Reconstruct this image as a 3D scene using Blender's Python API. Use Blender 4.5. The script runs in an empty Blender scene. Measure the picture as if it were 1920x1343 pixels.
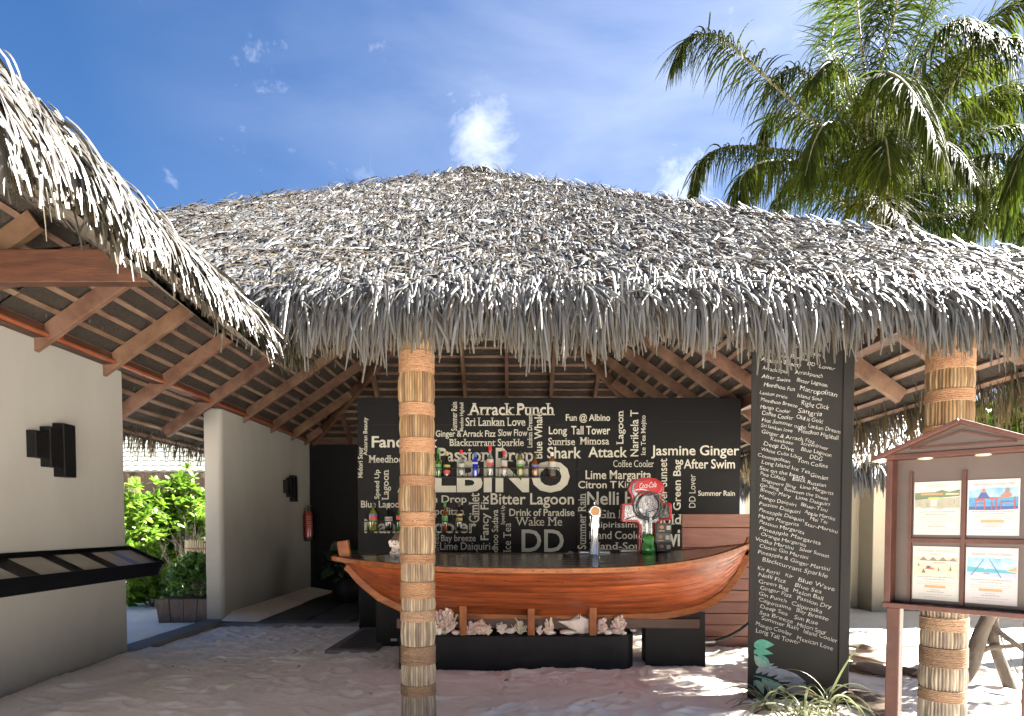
import bpy, math, random
import numpy as np
from mathutils import Vector, Matrix, Quaternion
R = math.radians
random.seed(7)
rng = np.random.default_rng(7)
sc = bpy.context.scene
col = sc.collection

# ------------------------------------------------------------------ camera, sky, sun, exposure
F, CX, CY, PITCH, H = 1200.0, 960.0, 1022.0, -2.0, 1.5
cam = bpy.data.objects.new('camera', bpy.data.cameras.new('camera'))
col.objects.link(cam)
cam.location = (0, 0, H)
cam.rotation_euler = (R(90 + PITCH), 0, 0)
cam.data.sensor_fit = 'HORIZONTAL'
cam.data.sensor_width = 36
cam.data.lens = F / 1920 * 36
cam.data.shift_y = (CY - 671.5) / 1920
cam.data.clip_start = 0.05
cam.data.clip_end = 1500
sc.camera = cam

SUN_EL, SUN_AZ = 41.0, 15.0          # azimuth from +X towards +Y
S = Vector((math.cos(R(SUN_EL)) * math.cos(R(SUN_AZ)), math.cos(R(SUN_EL)) * math.sin(R(SUN_AZ)), math.sin(R(SUN_EL))))
sun = bpy.data.objects.new('sun', bpy.data.lights.new('sun', 'SUN'))
col.objects.link(sun)
sun.location = (20, 5, 20)
sun.rotation_euler = S.to_track_quat('Z', 'Y').to_euler()
sun.data.energy = 5.0
sun.data.angle = R(0.53)
sun.data.color = (1.0, 0.955, 0.88)

EXPOSURE = 4.3
SKY = 0.05
world = bpy.data.worlds.new('World')
sc.world = world
world.use_nodes = True
wn, wl = world.node_tree.nodes, world.node_tree.links
wn.clear()
w_out = wn.new('ShaderNodeOutputWorld')
w_bg = wn.new('ShaderNodeBackground')
w_bg.inputs['Strength'].default_value = SKY
w_sky = wn.new('ShaderNodeTexSky')
w_sky.sky_type = 'NISHITA'
w_sky.sun_disc = False
w_sky.sun_elevation = R(SUN_EL)
w_sky.sun_rotation = R(90 - SUN_AZ)
w_sky.air_density = 1.0
w_sky.dust_density = 0.6
w_sky.ozone_density = 2.0
wl.new(w_bg.outputs[0], w_out.inputs[0])


def ray(px, py):
    x, y = (px - CX) / F, (CY - py) / F
    c, s = math.cos(R(PITCH)), math.sin(R(PITCH))
    return Vector((x, c - y * s, s + y * c))


def at(px, py, Y):
    d = ray(px, py)
    return Vector((0, 0, H)) + d * (Y / d.y)


def on_ground(px, py, z=0.0):
    d = ray(px, py)
    return Vector((0, 0, H)) + d * ((z - H) / d.z)


def on_plane(px, py, P0, n):
    d = ray(px, py)
    o = Vector((0, 0, H))
    return o + d * ((P0 - o).dot(n) / d.dot(n))


# clouds: thin wisps fixed in the sky at world directions
w_tc = wn.new('ShaderNodeTexCoord')


def wmath(op, a, b=None, clamp=False):
    n = wn.new('ShaderNodeMath'); n.operation = op; n.use_clamp = clamp
    for i, v in enumerate((a, b)):
        if v is None: continue
        if isinstance(v, (int, float)): n.inputs[i].default_value = v
        else: wl.new(v, n.inputs[i])
    return n.outputs[0]


def wnoise(scale, detail, stretch, rough=0.6, dist=0.0):
    m = wn.new('ShaderNodeMapping'); m.inputs['Scale'].default_value = stretch
    m.inputs['Rotation'].default_value = (0, R(25), R(10))
    wl.new(w_tc.outputs['Generated'], m.inputs[0])
    n = wn.new('ShaderNodeTexNoise'); n.inputs['Scale'].default_value = scale
    n.inputs['Detail'].default_value = detail; n.inputs['Roughness'].default_value = rough
    n.inputs['Distortion'].default_value = dist
    wl.new(m.outputs[0], n.inputs[0])
    return n.outputs['Fac']


puff = wnoise(11, 9, (1, 1, 1.3), 0.66, 0.35)
streak = wnoise(2.2, 6, (1.0, 1.0, 2.6), 0.55, 0.4)
mask = None
for (px, py, rad, gain) in ((895, 245, 0.085, .92), (400, 170, 0.13, 0.2), (1275, 335, 0.075, 0.72), (645, 300, 0.05, 0.25), (700, 30, 0.10, .2)):
    d = ray(px, py).normalized()
    vm = wn.new('ShaderNodeVectorMath'); vm.operation = 'DISTANCE'
    wl.new(w_tc.outputs['Generated'], vm.inputs[0]); vm.inputs[1].default_value = d
    g = wmath('SUBTRACT', 1.0, wmath('DIVIDE', vm.outputs['Value'], rad), True)
    g = wmath('MULTIPLY', g, gain)
    mask = g if mask is None else wmath('MAXIMUM', mask, g)
c1 = wmath('MULTIPLY', wmath('SUBTRACT', wmath('ADD', puff, wmath('MULTIPLY', mask, 0.42)), 0.66, True), 2.0, True)
w_sep = wn.new('ShaderNodeSeparateXYZ'); wl.new(w_tc.outputs['Generated'], w_sep.inputs[0])
haze_side = wmath('MULTIPLY', wmath('ADD', wmath('MULTIPLY', w_sep.outputs['X'], 0.75), 0.36, True), 0.62)
c2 = wmath('MULTIPLY', wmath('ADD', wmath('MULTIPLY', wmath('SUBTRACT', streak, 0.40, True), 3.0, True), 0.35), haze_side)
cfac = wmath('MINIMUM', wmath('ADD', c1, c2), 0.85)
w_hs = wn.new('ShaderNodeHueSaturation'); w_hs.inputs['Saturation'].default_value = 1.3; w_hs.inputs['Value'].default_value = 0.205
wl.new(w_sky.outputs[0], w_hs.inputs['Color'])
w_mix = wn.new('ShaderNodeMixRGB')
wl.new(cfac, w_mix.inputs[0])
w_tone = wn.new('ShaderNodeMixRGB'); w_tone.blend_type = 'MULTIPLY'; w_tone.inputs[0].default_value = 1; w_tone.inputs[2].default_value = (1.0, .89, .97, 1)
wl.new(w_hs.outputs[0], w_tone.inputs[1]); wl.new(w_tone.outputs[0], w_mix.inputs[1])
w_mix.inputs[2].default_value = (1.5, 1.6, 1.85, 1)
wl.new(w_mix.outputs[0], w_bg.inputs['Color'])

sc.view_settings.view_transform = 'Standard'
sc.view_settings.look = 'None'
sc.view_settings.exposure = EXPOSURE
sc.view_settings.gamma = 1
sc.cycles.use_denoising = True
sc.cycles.max_bounces = 10
sc.cycles.diffuse_bounces = 6
sc.cycles.transparent_max_bounces = 8
sc.cycles.sample_clamp_indirect = 6


# ------------------------------------------------------------------ materials
MATS = {}
ALB = {'sea_blue': .5, 'sky_print': .5, 'turquoise': .5, 'beach_print': .5, 'grey_beach': .5, 'mauve_print': .5, 'hut_print': .5, 'navy_print': .5, 'skin_print': .5, 'chair_print': .6, 'orange_ink': .55, 'grey_ink': .3,
       'label_yellow': .7, 'plaster': .44, 'thatch': .285, 'thatch_backlit': .36, 'leaf_bright': .66, 'leaf_dark': 1.1, 'palm_leaf': .50, 'sign_white': .60, 'sign_grey': .6, 'chalk': .55,
       'paper': .40, 'paper_pink': .40, 'menu_paper': .7, 'black_paint': .3, 'black_render': .55, 'board_black': .62, 'reed': .60, 'rope': .70, 'cream_plaster': .6, 'spider': .6,
       'label_white': .6, 'white': .6, 'rim_wood': .7, 'sign_wood': .7, 'sign_panel': .7, 'screen_wood': .75, 'green_print': .45, 'planter_wood': .8, 'twig': .6, 'roof_tile': .30,
       'rafter_wood': .78, 'batten_wood': .88, 'husk': .7, 'coral': 1.15, 'shell': 1.1, 'thatch_lining': .62, 'deck_wood': 1.7, 'concrete': .75, 'tile': .75, 'bark': .55, 'dry_frond': .6, 'peach_ink': .42, 'palm_stem': .6, 'bamboo': .6,
       'teal': .6, 'pale_teal': .55, 'pale_blue': .55, 'lamp_disc': .7, 'sconce_black': .3, 'cola_red': .75, 'ext_red': .8, 'plate_wood': .5, 'red_timber': .7, 'dark_eave': .7, 'support_wood': .8}


def mat(name, c, rough=0.6, c2=None, scale=8.0, stretch=(1, 1, 1), detail=5, bump=0.0, bscale=None, metal=0.0,
        attr=False, transl=0.0, spec=0.5, trans=0.0, contrast=(0.35, 0.65), emit=None, coat=0.0, rvar=0.0, c3=None):
    """Procedural material: two colours mixed by noise, optional per-vertex tint, bump and translucency."""
    f = ALB.get(name, 1.0) * (1.0 if name == 'sand' else 0.65)                  # overall reflectance
    c, c2, c3 = (tuple(v * f for v in q) if q else q for q in (c, c2, c3))
    m = bpy.data.materials.new(name); m.use_nodes = True
    nt = m.node_tree; N, L = nt.nodes, nt.links
    p = N['Principled BSDF']
    out = N['Material Output']
    tc = N.new('ShaderNodeTexCoord'); mp = N.new('ShaderNodeMapping')
    mp.inputs['Scale'].default_value = stretch
    L.new(tc.outputs['Object'], mp.inputs[0])
    nz = N.new('ShaderNodeTexNoise'); nz.inputs['Scale'].default_value = scale
    nz.inputs['Detail'].default_value = detail; nz.inputs['Roughness'].default_value = 0.62
    L.new(mp.outputs[0], nz.inputs[0])
    cr = N.new('ShaderNodeValToRGB')
    cr.color_ramp.elements[0].position, cr.color_ramp.elements[1].position = contrast
    cr.color_ramp.elements[0].color = (*c, 1)
    cr.color_ramp.elements[1].color = (*(c2 or c), 1)
    if c3:
        e = cr.color_ramp.elements.new((contrast[0] + contrast[1]) / 2); e.color = (*c3, 1)
    L.new(nz.outputs['Fac'], cr.inputs[0])
    colour = cr.outputs[0]
    if attr:
        a = N.new('ShaderNodeAttribute'); a.attribute_name = 'tint'
        mx = N.new('ShaderNodeMixRGB'); mx.blend_type = 'MULTIPLY'; mx.inputs[0].default_value = 1
        L.new(colour, mx.inputs[1]); L.new(a.outputs['Color'], mx.inputs[2])
        colour = mx.outputs[0]
    L.new(colour, p.inputs['Base Color'])
    p.inputs['Roughness'].default_value = rough
    if rvar:
        mr = N.new('ShaderNodeMapRange'); mr.inputs['To Min'].default_value = rough - rvar; mr.inputs['To Max'].default_value = rough + rvar
        L.new(nz.outputs['Fac'], mr.inputs['Value']); L.new(mr.outputs[0], p.inputs['Roughness'])
    p.inputs['Metallic'].default_value = metal
    p.inputs['Specular IOR Level'].default_value = spec
    p.inputs['Transmission Weight'].default_value = trans
    p.inputs['Coat Weight'].default_value = coat
    p.inputs['Coat Roughness'].default_value = 0.15
    if emit:
        p.inputs['Emission Color'].default_value = (*emit[:3], 1); p.inputs['Emission Strength'].default_value = emit[3]
    if bump:
        b = N.new('ShaderNodeBump'); b.inputs['Strength'].default_value = bump; b.inputs['Distance'].default_value = 0.02
        n2 = N.new('ShaderNodeTexNoise'); n2.inputs['Scale'].default_value = bscale or scale * 3; n2.inputs['Detail'].default_value = 6
        L.new(mp.outputs[0], n2.inputs[0]); L.new(n2.outputs['Fac'], b.inputs['Height'])
        L.new(b.outputs[0], p.inputs['Normal'])
    if transl:
        t = N.new('ShaderNodeBsdfTranslucent'); L.new(colour, t.inputs[0])
        ms = N.new('ShaderNodeMixShader'); ms.inputs[0].default_value = transl
        L.new(p.outputs[0], ms.inputs[1]); L.new(t.outputs[0], ms.inputs[2]); L.new(ms.outputs[0], out.inputs[0])
    MATS[name] = m
    return m


mat('sand', (0.81, 0.735, 0.635), 0.95, (0.88, 0.815, 0.725), 1.6, detail=8, bump=0.6, bscale=13, spec=0.1)
mat('thatch', (0.80, 0.79, 0.77), 0.42, (1.0, 1.0, 1.0), 5, attr=True, transl=0.12, spec=0.5)
mat('thatch_backlit', (0.85, 0.8, 0.7), 0.5, (1.0, 1.0, 1.0), 5, attr=True, transl=0.32, spec=0.4)
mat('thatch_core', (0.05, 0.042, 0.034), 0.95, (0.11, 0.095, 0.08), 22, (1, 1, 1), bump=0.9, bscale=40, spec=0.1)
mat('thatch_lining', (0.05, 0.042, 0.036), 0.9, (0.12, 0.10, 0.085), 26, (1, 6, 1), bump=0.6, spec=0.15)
mat('rafter_wood', (0.115, 0.054, 0.032), 0.7, (0.25, 0.15, 0.10), 3.2, (1, 1, 1), 8, bump=0.25, attr=True, spec=0.3)
mat('batten_wood', (0.16, 0.095, 0.068), 0.75, (0.31, 0.21, 0.16), 2.6, (1, 1, 1), 7, bump=0.25, attr=True, spec=0.25)
mat('plate_wood', (0.09, 0.032, 0.018), 0.5, (0.17, 0.065, 0.034), 4, (1, 1, 6), 6, bump=0.15, spec=0.4)
mat('red_timber', (0.30, 0.075, 0.03), 0.5, (0.40, 0.12, 0.05), 5, bump=0.1)
mat('plaster', (0.74, 0.72, 0.68), 0.85, (0.82, 0.80, 0.76), 1.3, (1, 1, .45), detail=8, bump=0.22, bscale=7, spec=0.2)
mat('cream_plaster', (0.62, 0.55, 0.42), 0.85, (0.68, 0.61, 0.48), 2, bump=0.15)
mat('black_paint', (0.007, 0.007, 0.010), 0.5, (0.012, 0.012, 0.016), 5, detail=8, bump=0.12, bscale=30, spec=0.13)
mat('black_render', (0.011, 0.011, 0.013), 0.6, (0.022, 0.021, 0.023), 4, detail=8, bump=0.5, bscale=9, spec=0.2)
mat('board_black', (0.014, 0.013, 0.0135), 0.6, (0.020, 0.019, 0.019), 3, (1, 1, .4), 8, bump=0.08, spec=0.2)
mat('sconce_black', (0.018, 0.018, 0.02), 0.45, spec=0.2)
mat('sign_white', (0.70, 0.68, 0.58), 0.6, (0.78, 0.76, 0.66), 9)
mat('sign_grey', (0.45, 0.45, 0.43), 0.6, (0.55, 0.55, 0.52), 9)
mat('chalk', (0.60, 0.59, 0.57), 0.9, (0.80, 0.79, 0.77), 60, detail=3)
mat('hull_wood', (0.43, 0.100, 0.026), 0.40, (0.125, 0.026, 0.010), 4.2, (0.42, 2.5, 9), 10, bump=0.14, attr=True, spec=.3, coat=0.08, contrast=(0.44, 0.70), rvar=.06, c3=(.30, .064, .019))
mat('rim_wood', (0.50, 0.175, 0.045), 0.4, (0.27, 0.075, 0.028), 4, (1, 6, 6), 7, bump=0.12, coat=0.0, spec=.15)
mat('deck_wood', (0.075, 0.028, 0.016), 0.2, (0.13, 0.05, 0.028), 3, (1, 8, 1), 7, bump=0.0, coat=0.7)
mat('support_wood', (0.46, 0.17, 0.06), 0.6, (0.30, 0.095, 0.035), 6, (3, 3, 1), bump=0.15, spec=.2)
mat('screen_wood', (0.24, 0.085, 0.055), 0.6, (0.32, 0.13, 0.085), 3, (1, 1, 7), 7, bump=0.2, attr=True)
mat('sign_wood', (0.062, 0.020, 0.015), 0.5, (0.095, 0.037, 0.027), 4, (2, 2, 2), 7, bump=0.12, spec=0.2)
mat('sign_panel', (0.044, 0.023, 0.017), 0.55, (0.060, 0.032, 0.024), 5, (1, 1, 3), 7)
mat('planter_wood', (0.10, 0.065, 0.05), 0.75, (0.18, 0.125, 0.10), 6, (3, 3, .8), 7, bump=0.3)
mat('reed', (0.75, 0.72, 0.66), 0.65, (1.0, 1.0, 1.0), 9, (3, 3, .5), 6, attr=True, bump=0.3, spec=0.3)
mat('rope', (0.36, 0.195, 0.11), 0.9, (0.48, 0.28, 0.165), 30, (1, 1, 3), 6, bump=0.9, bscale=70, attr=True, spec=0.15)
mat('chrome', (0.55, 0.55, 0.57), 0.12, metal=1.0)
mat('pressed_chrome', (0.62, 0.62, 0.64), 0.16, (0.34, 0.34, 0.35), 16, (1, 1, .4), detail=3, bump=0.45, bscale=7, metal=1.0)
mat('steel', (0.55, 0.55, 0.55), 0.3, metal=1.0)
mat('cola_red', (0.60, 0.012, 0.016), 0.25, (0.52, 0.01, 0.014), 3, coat=0.5)
mat('ext_red', (0.42, 0.02, 0.018), 0.3, (0.34, 0.014, 0.014), 6, coat=0.4)
mat('white', (0.78, 0.78, 0.77), 0.5)
mat('paper', (0.74, 0.73, 0.70), 0.55, (0.80, 0.79, 0.77), 3)
mat('paper_pink', (0.76, 0.70, 0.76), 0.55, (0.80, 0.75, 0.80), 3)
mat('menu_paper', (0.50, 0.44, 0.35), 0.35, (0.38, 0.33, 0.29), 7, detail=6, coat=0.4)
mat('reflection_blue', (0.03, 0.10, 0.30), 0.3, coat=0.4)  # colour of the bluish reflection painted on the menu shelf
mat('black_plastic', (0.012, 0.012, 0.013), 0.35)
mat('rubber', (0.02, 0.02, 0.022), 0.45)
mat('tile', (0.085, 0.085, 0.078), 0.55, (0.15, 0.145, 0.13), 3, detail=8, bump=0.2)
mat('concrete', (0.30, 0.275, 0.25), 0.85, (0.40, 0.37, 0.34), 5, detail=8, bump=0.35)
mat('doormat', (0.11, 0.075, 0.05), 0.95, (0.17, 0.12, 0.085), 60, bump=0.8, bscale=200)
mat('coral', (0.70, 0.58, 0.53), 0.8, (0.80, 0.72, 0.66), 14, bump=0.7, bscale=60, attr=True)
mat('shell', (0.66, 0.55, 0.49), 0.55, (0.78, 0.70, 0.64), 8, bump=0.3)
mat('husk', (0.16, 0.085, 0.05), 0.8, (0.24, 0.14, 0.09), 14, bump=0.5)
mat('leaf_bright', (0.13, 0.27, 0.025), 0.38, (0.20, 0.36, 0.04), 3, attr=True, transl=0.42)
mat('leaf_dark', (0.05, 0.12, 0.03), 0.4, (0.08, 0.17, 0.04), 4, attr=True, transl=0.25)
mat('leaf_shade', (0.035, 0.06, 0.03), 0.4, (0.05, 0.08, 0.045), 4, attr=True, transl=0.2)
mat('palm_leaf', (0.045, 0.070, 0.010), 0.6, (0.085, 0.112, 0.016), 1.4, attr=True, transl=0.52, spec=0.12)
mat('palm_stem', (0.20, 0.20, 0.05), 0.5, (0.28, 0.24, 0.08), 3)
mat('bark', (0.16, 0.125, 0.095), 0.9, (0.28, 0.23, 0.185), 7, (1, 1, .6), 8, bump=0.9, bscale=20)
mat('twig', (0.40, 0.32, 0.27), 0.8, (0.52, 0.44, 0.38), 5)
mat('bamboo', (0.45, 0.37, 0.20), 0.6, (0.55, 0.47, 0.29), 10, (6, 6, .5), 5)
mat('roof_tile', (0.42, 0.45, 0.38), 0.7, (0.55, 0.58, 0.51), 5, bump=0.2)
mat('green_paint', (0.30, 0.36, 0.10), 0.6)
mat('spider', (1, 1, 1), 0.4, attr=True, transl=0.3)
mat('teal', (0.05, 0.42, 0.31), 0.7, (0.16, 0.55, 0.44), 30)
mat('pale_teal', (0.28, 0.52, 0.45), 0.7, (0.42, 0.62, 0.57), 30)
mat('pale_blue', (0.27, 0.32, 0.44), 0.7, (0.42, 0.47, 0.58), 30)
mat('gold', (0.75, 0.55, 0.18), 0.3, metal=0.8)
mat('amber_badge', (0.62, 0.30, 0.03), 0.3, (0.25, 0.10, 0.02), 60)
mat('lamp_disc', (0.72, 0.62, 0.42), 0.4)
mat('green_glass', (0.10, 0.55, 0.07), 0.08, trans=0.75)
mat('green_liquid', (0.08, 0.42, 0.05), 0.15, trans=0.2, coat=.5)
mat('clear_glass', (0.80, 0.83, 0.82), 0.08, trans=0.82)
mat('blue_glass', (0.01, 0.03, 0.62), 0.1, trans=0.15, coat=0.4)
mat('amber_glass', (0.30, 0.085, 0.015), 0.08, trans=0.35, coat=.3)
mat('dark_glass', (0.012, 0.014, 0.012), 0.1, coat=0.5)
mat('olive_glass', (0.26, 0.28, 0.03), 0.1, trans=0.4)
mat('lime_glass', (0.06, 0.20, 0.03), 0.1, trans=0.4)
mat('label_white', (0.72, 0.71, 0.66), 0.5)
mat('label_red', (0.62, 0.04, 0.03), 0.5)
mat('label_yellow', (0.66, 0.52, 0.08), 0.5)
mat('label_blue', (0.05, 0.14, 0.42), 0.5)
mat('label_green', (0.10, 0.30, 0.10), 0.5)
mat('label_black', (0.02, 0.02, 0.02), 0.4)
mat('cap_red', (0.58, 0.02, 0.02), 0.4)
mat('cap_tan', (0.50, 0.33, 0.15), 0.5)
mat('cap_green', (0.06, 0.30, 0.05), 0.4)
mat('cap_white', (0.70, 0.70, 0.70), 0.4)
mat('cap_black', (0.02, 0.02, 0.02), 0.4)
mat('orange_ink', (0.70, 0.24, 0.09), 0.6, (0.76, 0.34, 0.15), 30)
mat('grey_ink', (0.42, 0.42, 0.43), 0.7)
mat('peach_ink', (0.74, 0.52, 0.40), 0.7)
mat('sea_blue', (0.02, 0.22, 0.55), 0.5, (0.06, 0.36, 0.66), 30)
mat('sky_print', (0.12, 0.36, 0.68), 0.5, (0.42, 0.60, 0.78), 14)
mat('turquoise', (0.02, 0.36, 0.48), 0.5)
mat('beach_print', (0.62, 0.50, 0.38), 0.6, (0.70, 0.60, 0.50), 20)
mat('grey_beach', (0.34, 0.34, 0.25), 0.6, (0.44, 0.43, 0.34), 30)
mat('mauve_print', (0.38, 0.45, 0.62), 0.6, (0.50, 0.56, 0.70), 30)
mat('green_print', (0.10, 0.17, 0.08), 0.6, (0.17, 0.24, 0.10), 40)
mat('hut_print', (0.26, 0.19, 0.14), 0.6)
mat('navy_print', (0.03, 0.08, 0.28), 0.6)
mat('skin_print', (0.45, 0.18, 0.13), 0.6)
mat('chair_print', (0.42, 0.06, 0.035), 0.6)
mat('dry_frond', (0.30, 0.20, 0.13), 0.8, (0.42, 0.30, 0.21), 8)
mat('dark_eave', (0.05, 0.03, 0.022), 0.8, (0.09, 0.055, 0.04), 4)
mat('soil', (0.10, 0.075, 0.055), 0.95, (0.19, 0.15, 0.11), 9, bump=0.8)


# weathered, splashed foot of the plastered walls and faint run marks
_m = MATS['plaster']; _n, _l = _m.node_tree.nodes, _m.node_tree.links
_p = _n['Principled BSDF']; _src = _p.inputs['Base Color'].links[0].from_socket
_g = _n.new('ShaderNodeNewGeometry'); _s = _n.new('ShaderNodeSeparateXYZ'); _l.new(_g.outputs['Position'], _s.inputs[0])
_z = _n.new('ShaderNodeTexNoise'); _z.inputs['Scale'].default_value = 7; _z.inputs['Detail'].default_value = 8; _l.new(_g.outputs['Position'], _z.inputs[0])
_r = _n.new('ShaderNodeMapRange'); _r.inputs['From Min'].default_value = .16; _r.inputs['From Max'].default_value = -.02; _r.inputs['To Min'].default_value = -.35; _r.inputs['To Max'].default_value = .75; _r.clamp = True; _l.new(_s.outputs['Z'], _r.inputs['Value'])
_a = _n.new('ShaderNodeMath'); _a.operation = 'ADD'; _l.new(_r.outputs[0], _a.inputs[0]); _l.new(_z.outputs['Fac'], _a.inputs[1])
_b = _n.new('ShaderNodeMapRange'); _b.inputs['From Min'].default_value = .52; _b.inputs['From Max'].default_value = .95; _b.inputs['To Max'].default_value = .75; _l.new(_a.outputs[0], _b.inputs['Value'])
_x = _n.new('ShaderNodeMixRGB'); _x.inputs[2].default_value = (.20, .17, .11, 1); _l.new(_b.outputs[0], _x.inputs[0]); _l.new(_src, _x.inputs[1]); _l.new(_x.outputs[0], _p.inputs['Base Color'])


# ------------------------------------------------------------------ object helpers
def link(o, parent=None):
    col.objects.link(o)
    if parent is not None: o.parent = parent
    return o


def tag(o, label=None, cat=None, group=None, kind=None):
    if label: o['label'] = label
    if cat: o['category'] = cat
    if group: o['group'] = group
    if kind: o['kind'] = kind
    return o


def thing(name, loc, label, cat, group=None, rz=0.0):
    o = bpy.data.objects.new(name, None); o.location = loc; o.rotation_euler = (0, 0, rz)
    o.empty_display_size = 0.2
    link(o)
    return tag(o, label, cat, group)


def copy_tree(o, parent=None, label=None, loc=None):
    c = o.copy(); col.objects.link(c)
    if parent is not None: c.parent = parent
    if label: c['label'] = label
    if loc is not None: c.location = loc
    for ch in list(o.children): copy_tree(ch, c)
    return c


def np_mesh(name, V, Q, m, parent=None, tint=None, smooth=True, off=None):
    """mesh from an (n,3) vertex array and an (m,4) quad array"""
    V = np.asarray(V, dtype=np.float32).reshape(-1, 3)
    if off is not None: V = V - np.array(off, dtype=np.float32)
    Q = np.asarray(Q, dtype=np.int32).reshape(-1, 4)
    me = bpy.data.meshes.new(name)
    me.vertices.add(len(V)); me.vertices.foreach_set('co', V.ravel())
    me.loops.add(Q.size); me.loops.foreach_set('vertex_index', Q.ravel())
    me.polygons.add(len(Q))
    me.polygons.foreach_set('loop_start', np.arange(0, Q.size, 4, dtype=np.int32))
    me.polygons.foreach_set('loop_total', np.full(len(Q), 4, dtype=np.int32))
    me.polygons.foreach_set('use_smooth', np.full(len(Q), smooth, dtype=bool))
    me.update(calc_edges=True); me.validate()
    if tint is not None:
        a = me.color_attributes.new('tint', 'FLOAT_COLOR', 'POINT')
        t = np.ones((len(V), 4), dtype=np.float32); t[:, :3] = np.asarray(tint, dtype=np.float32).reshape(-1, 3)
        a.data.foreach_set('color', t.ravel())
    me.materials.append(MATS[m])
    return link(bpy.data.objects.new(name, me), parent)


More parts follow.
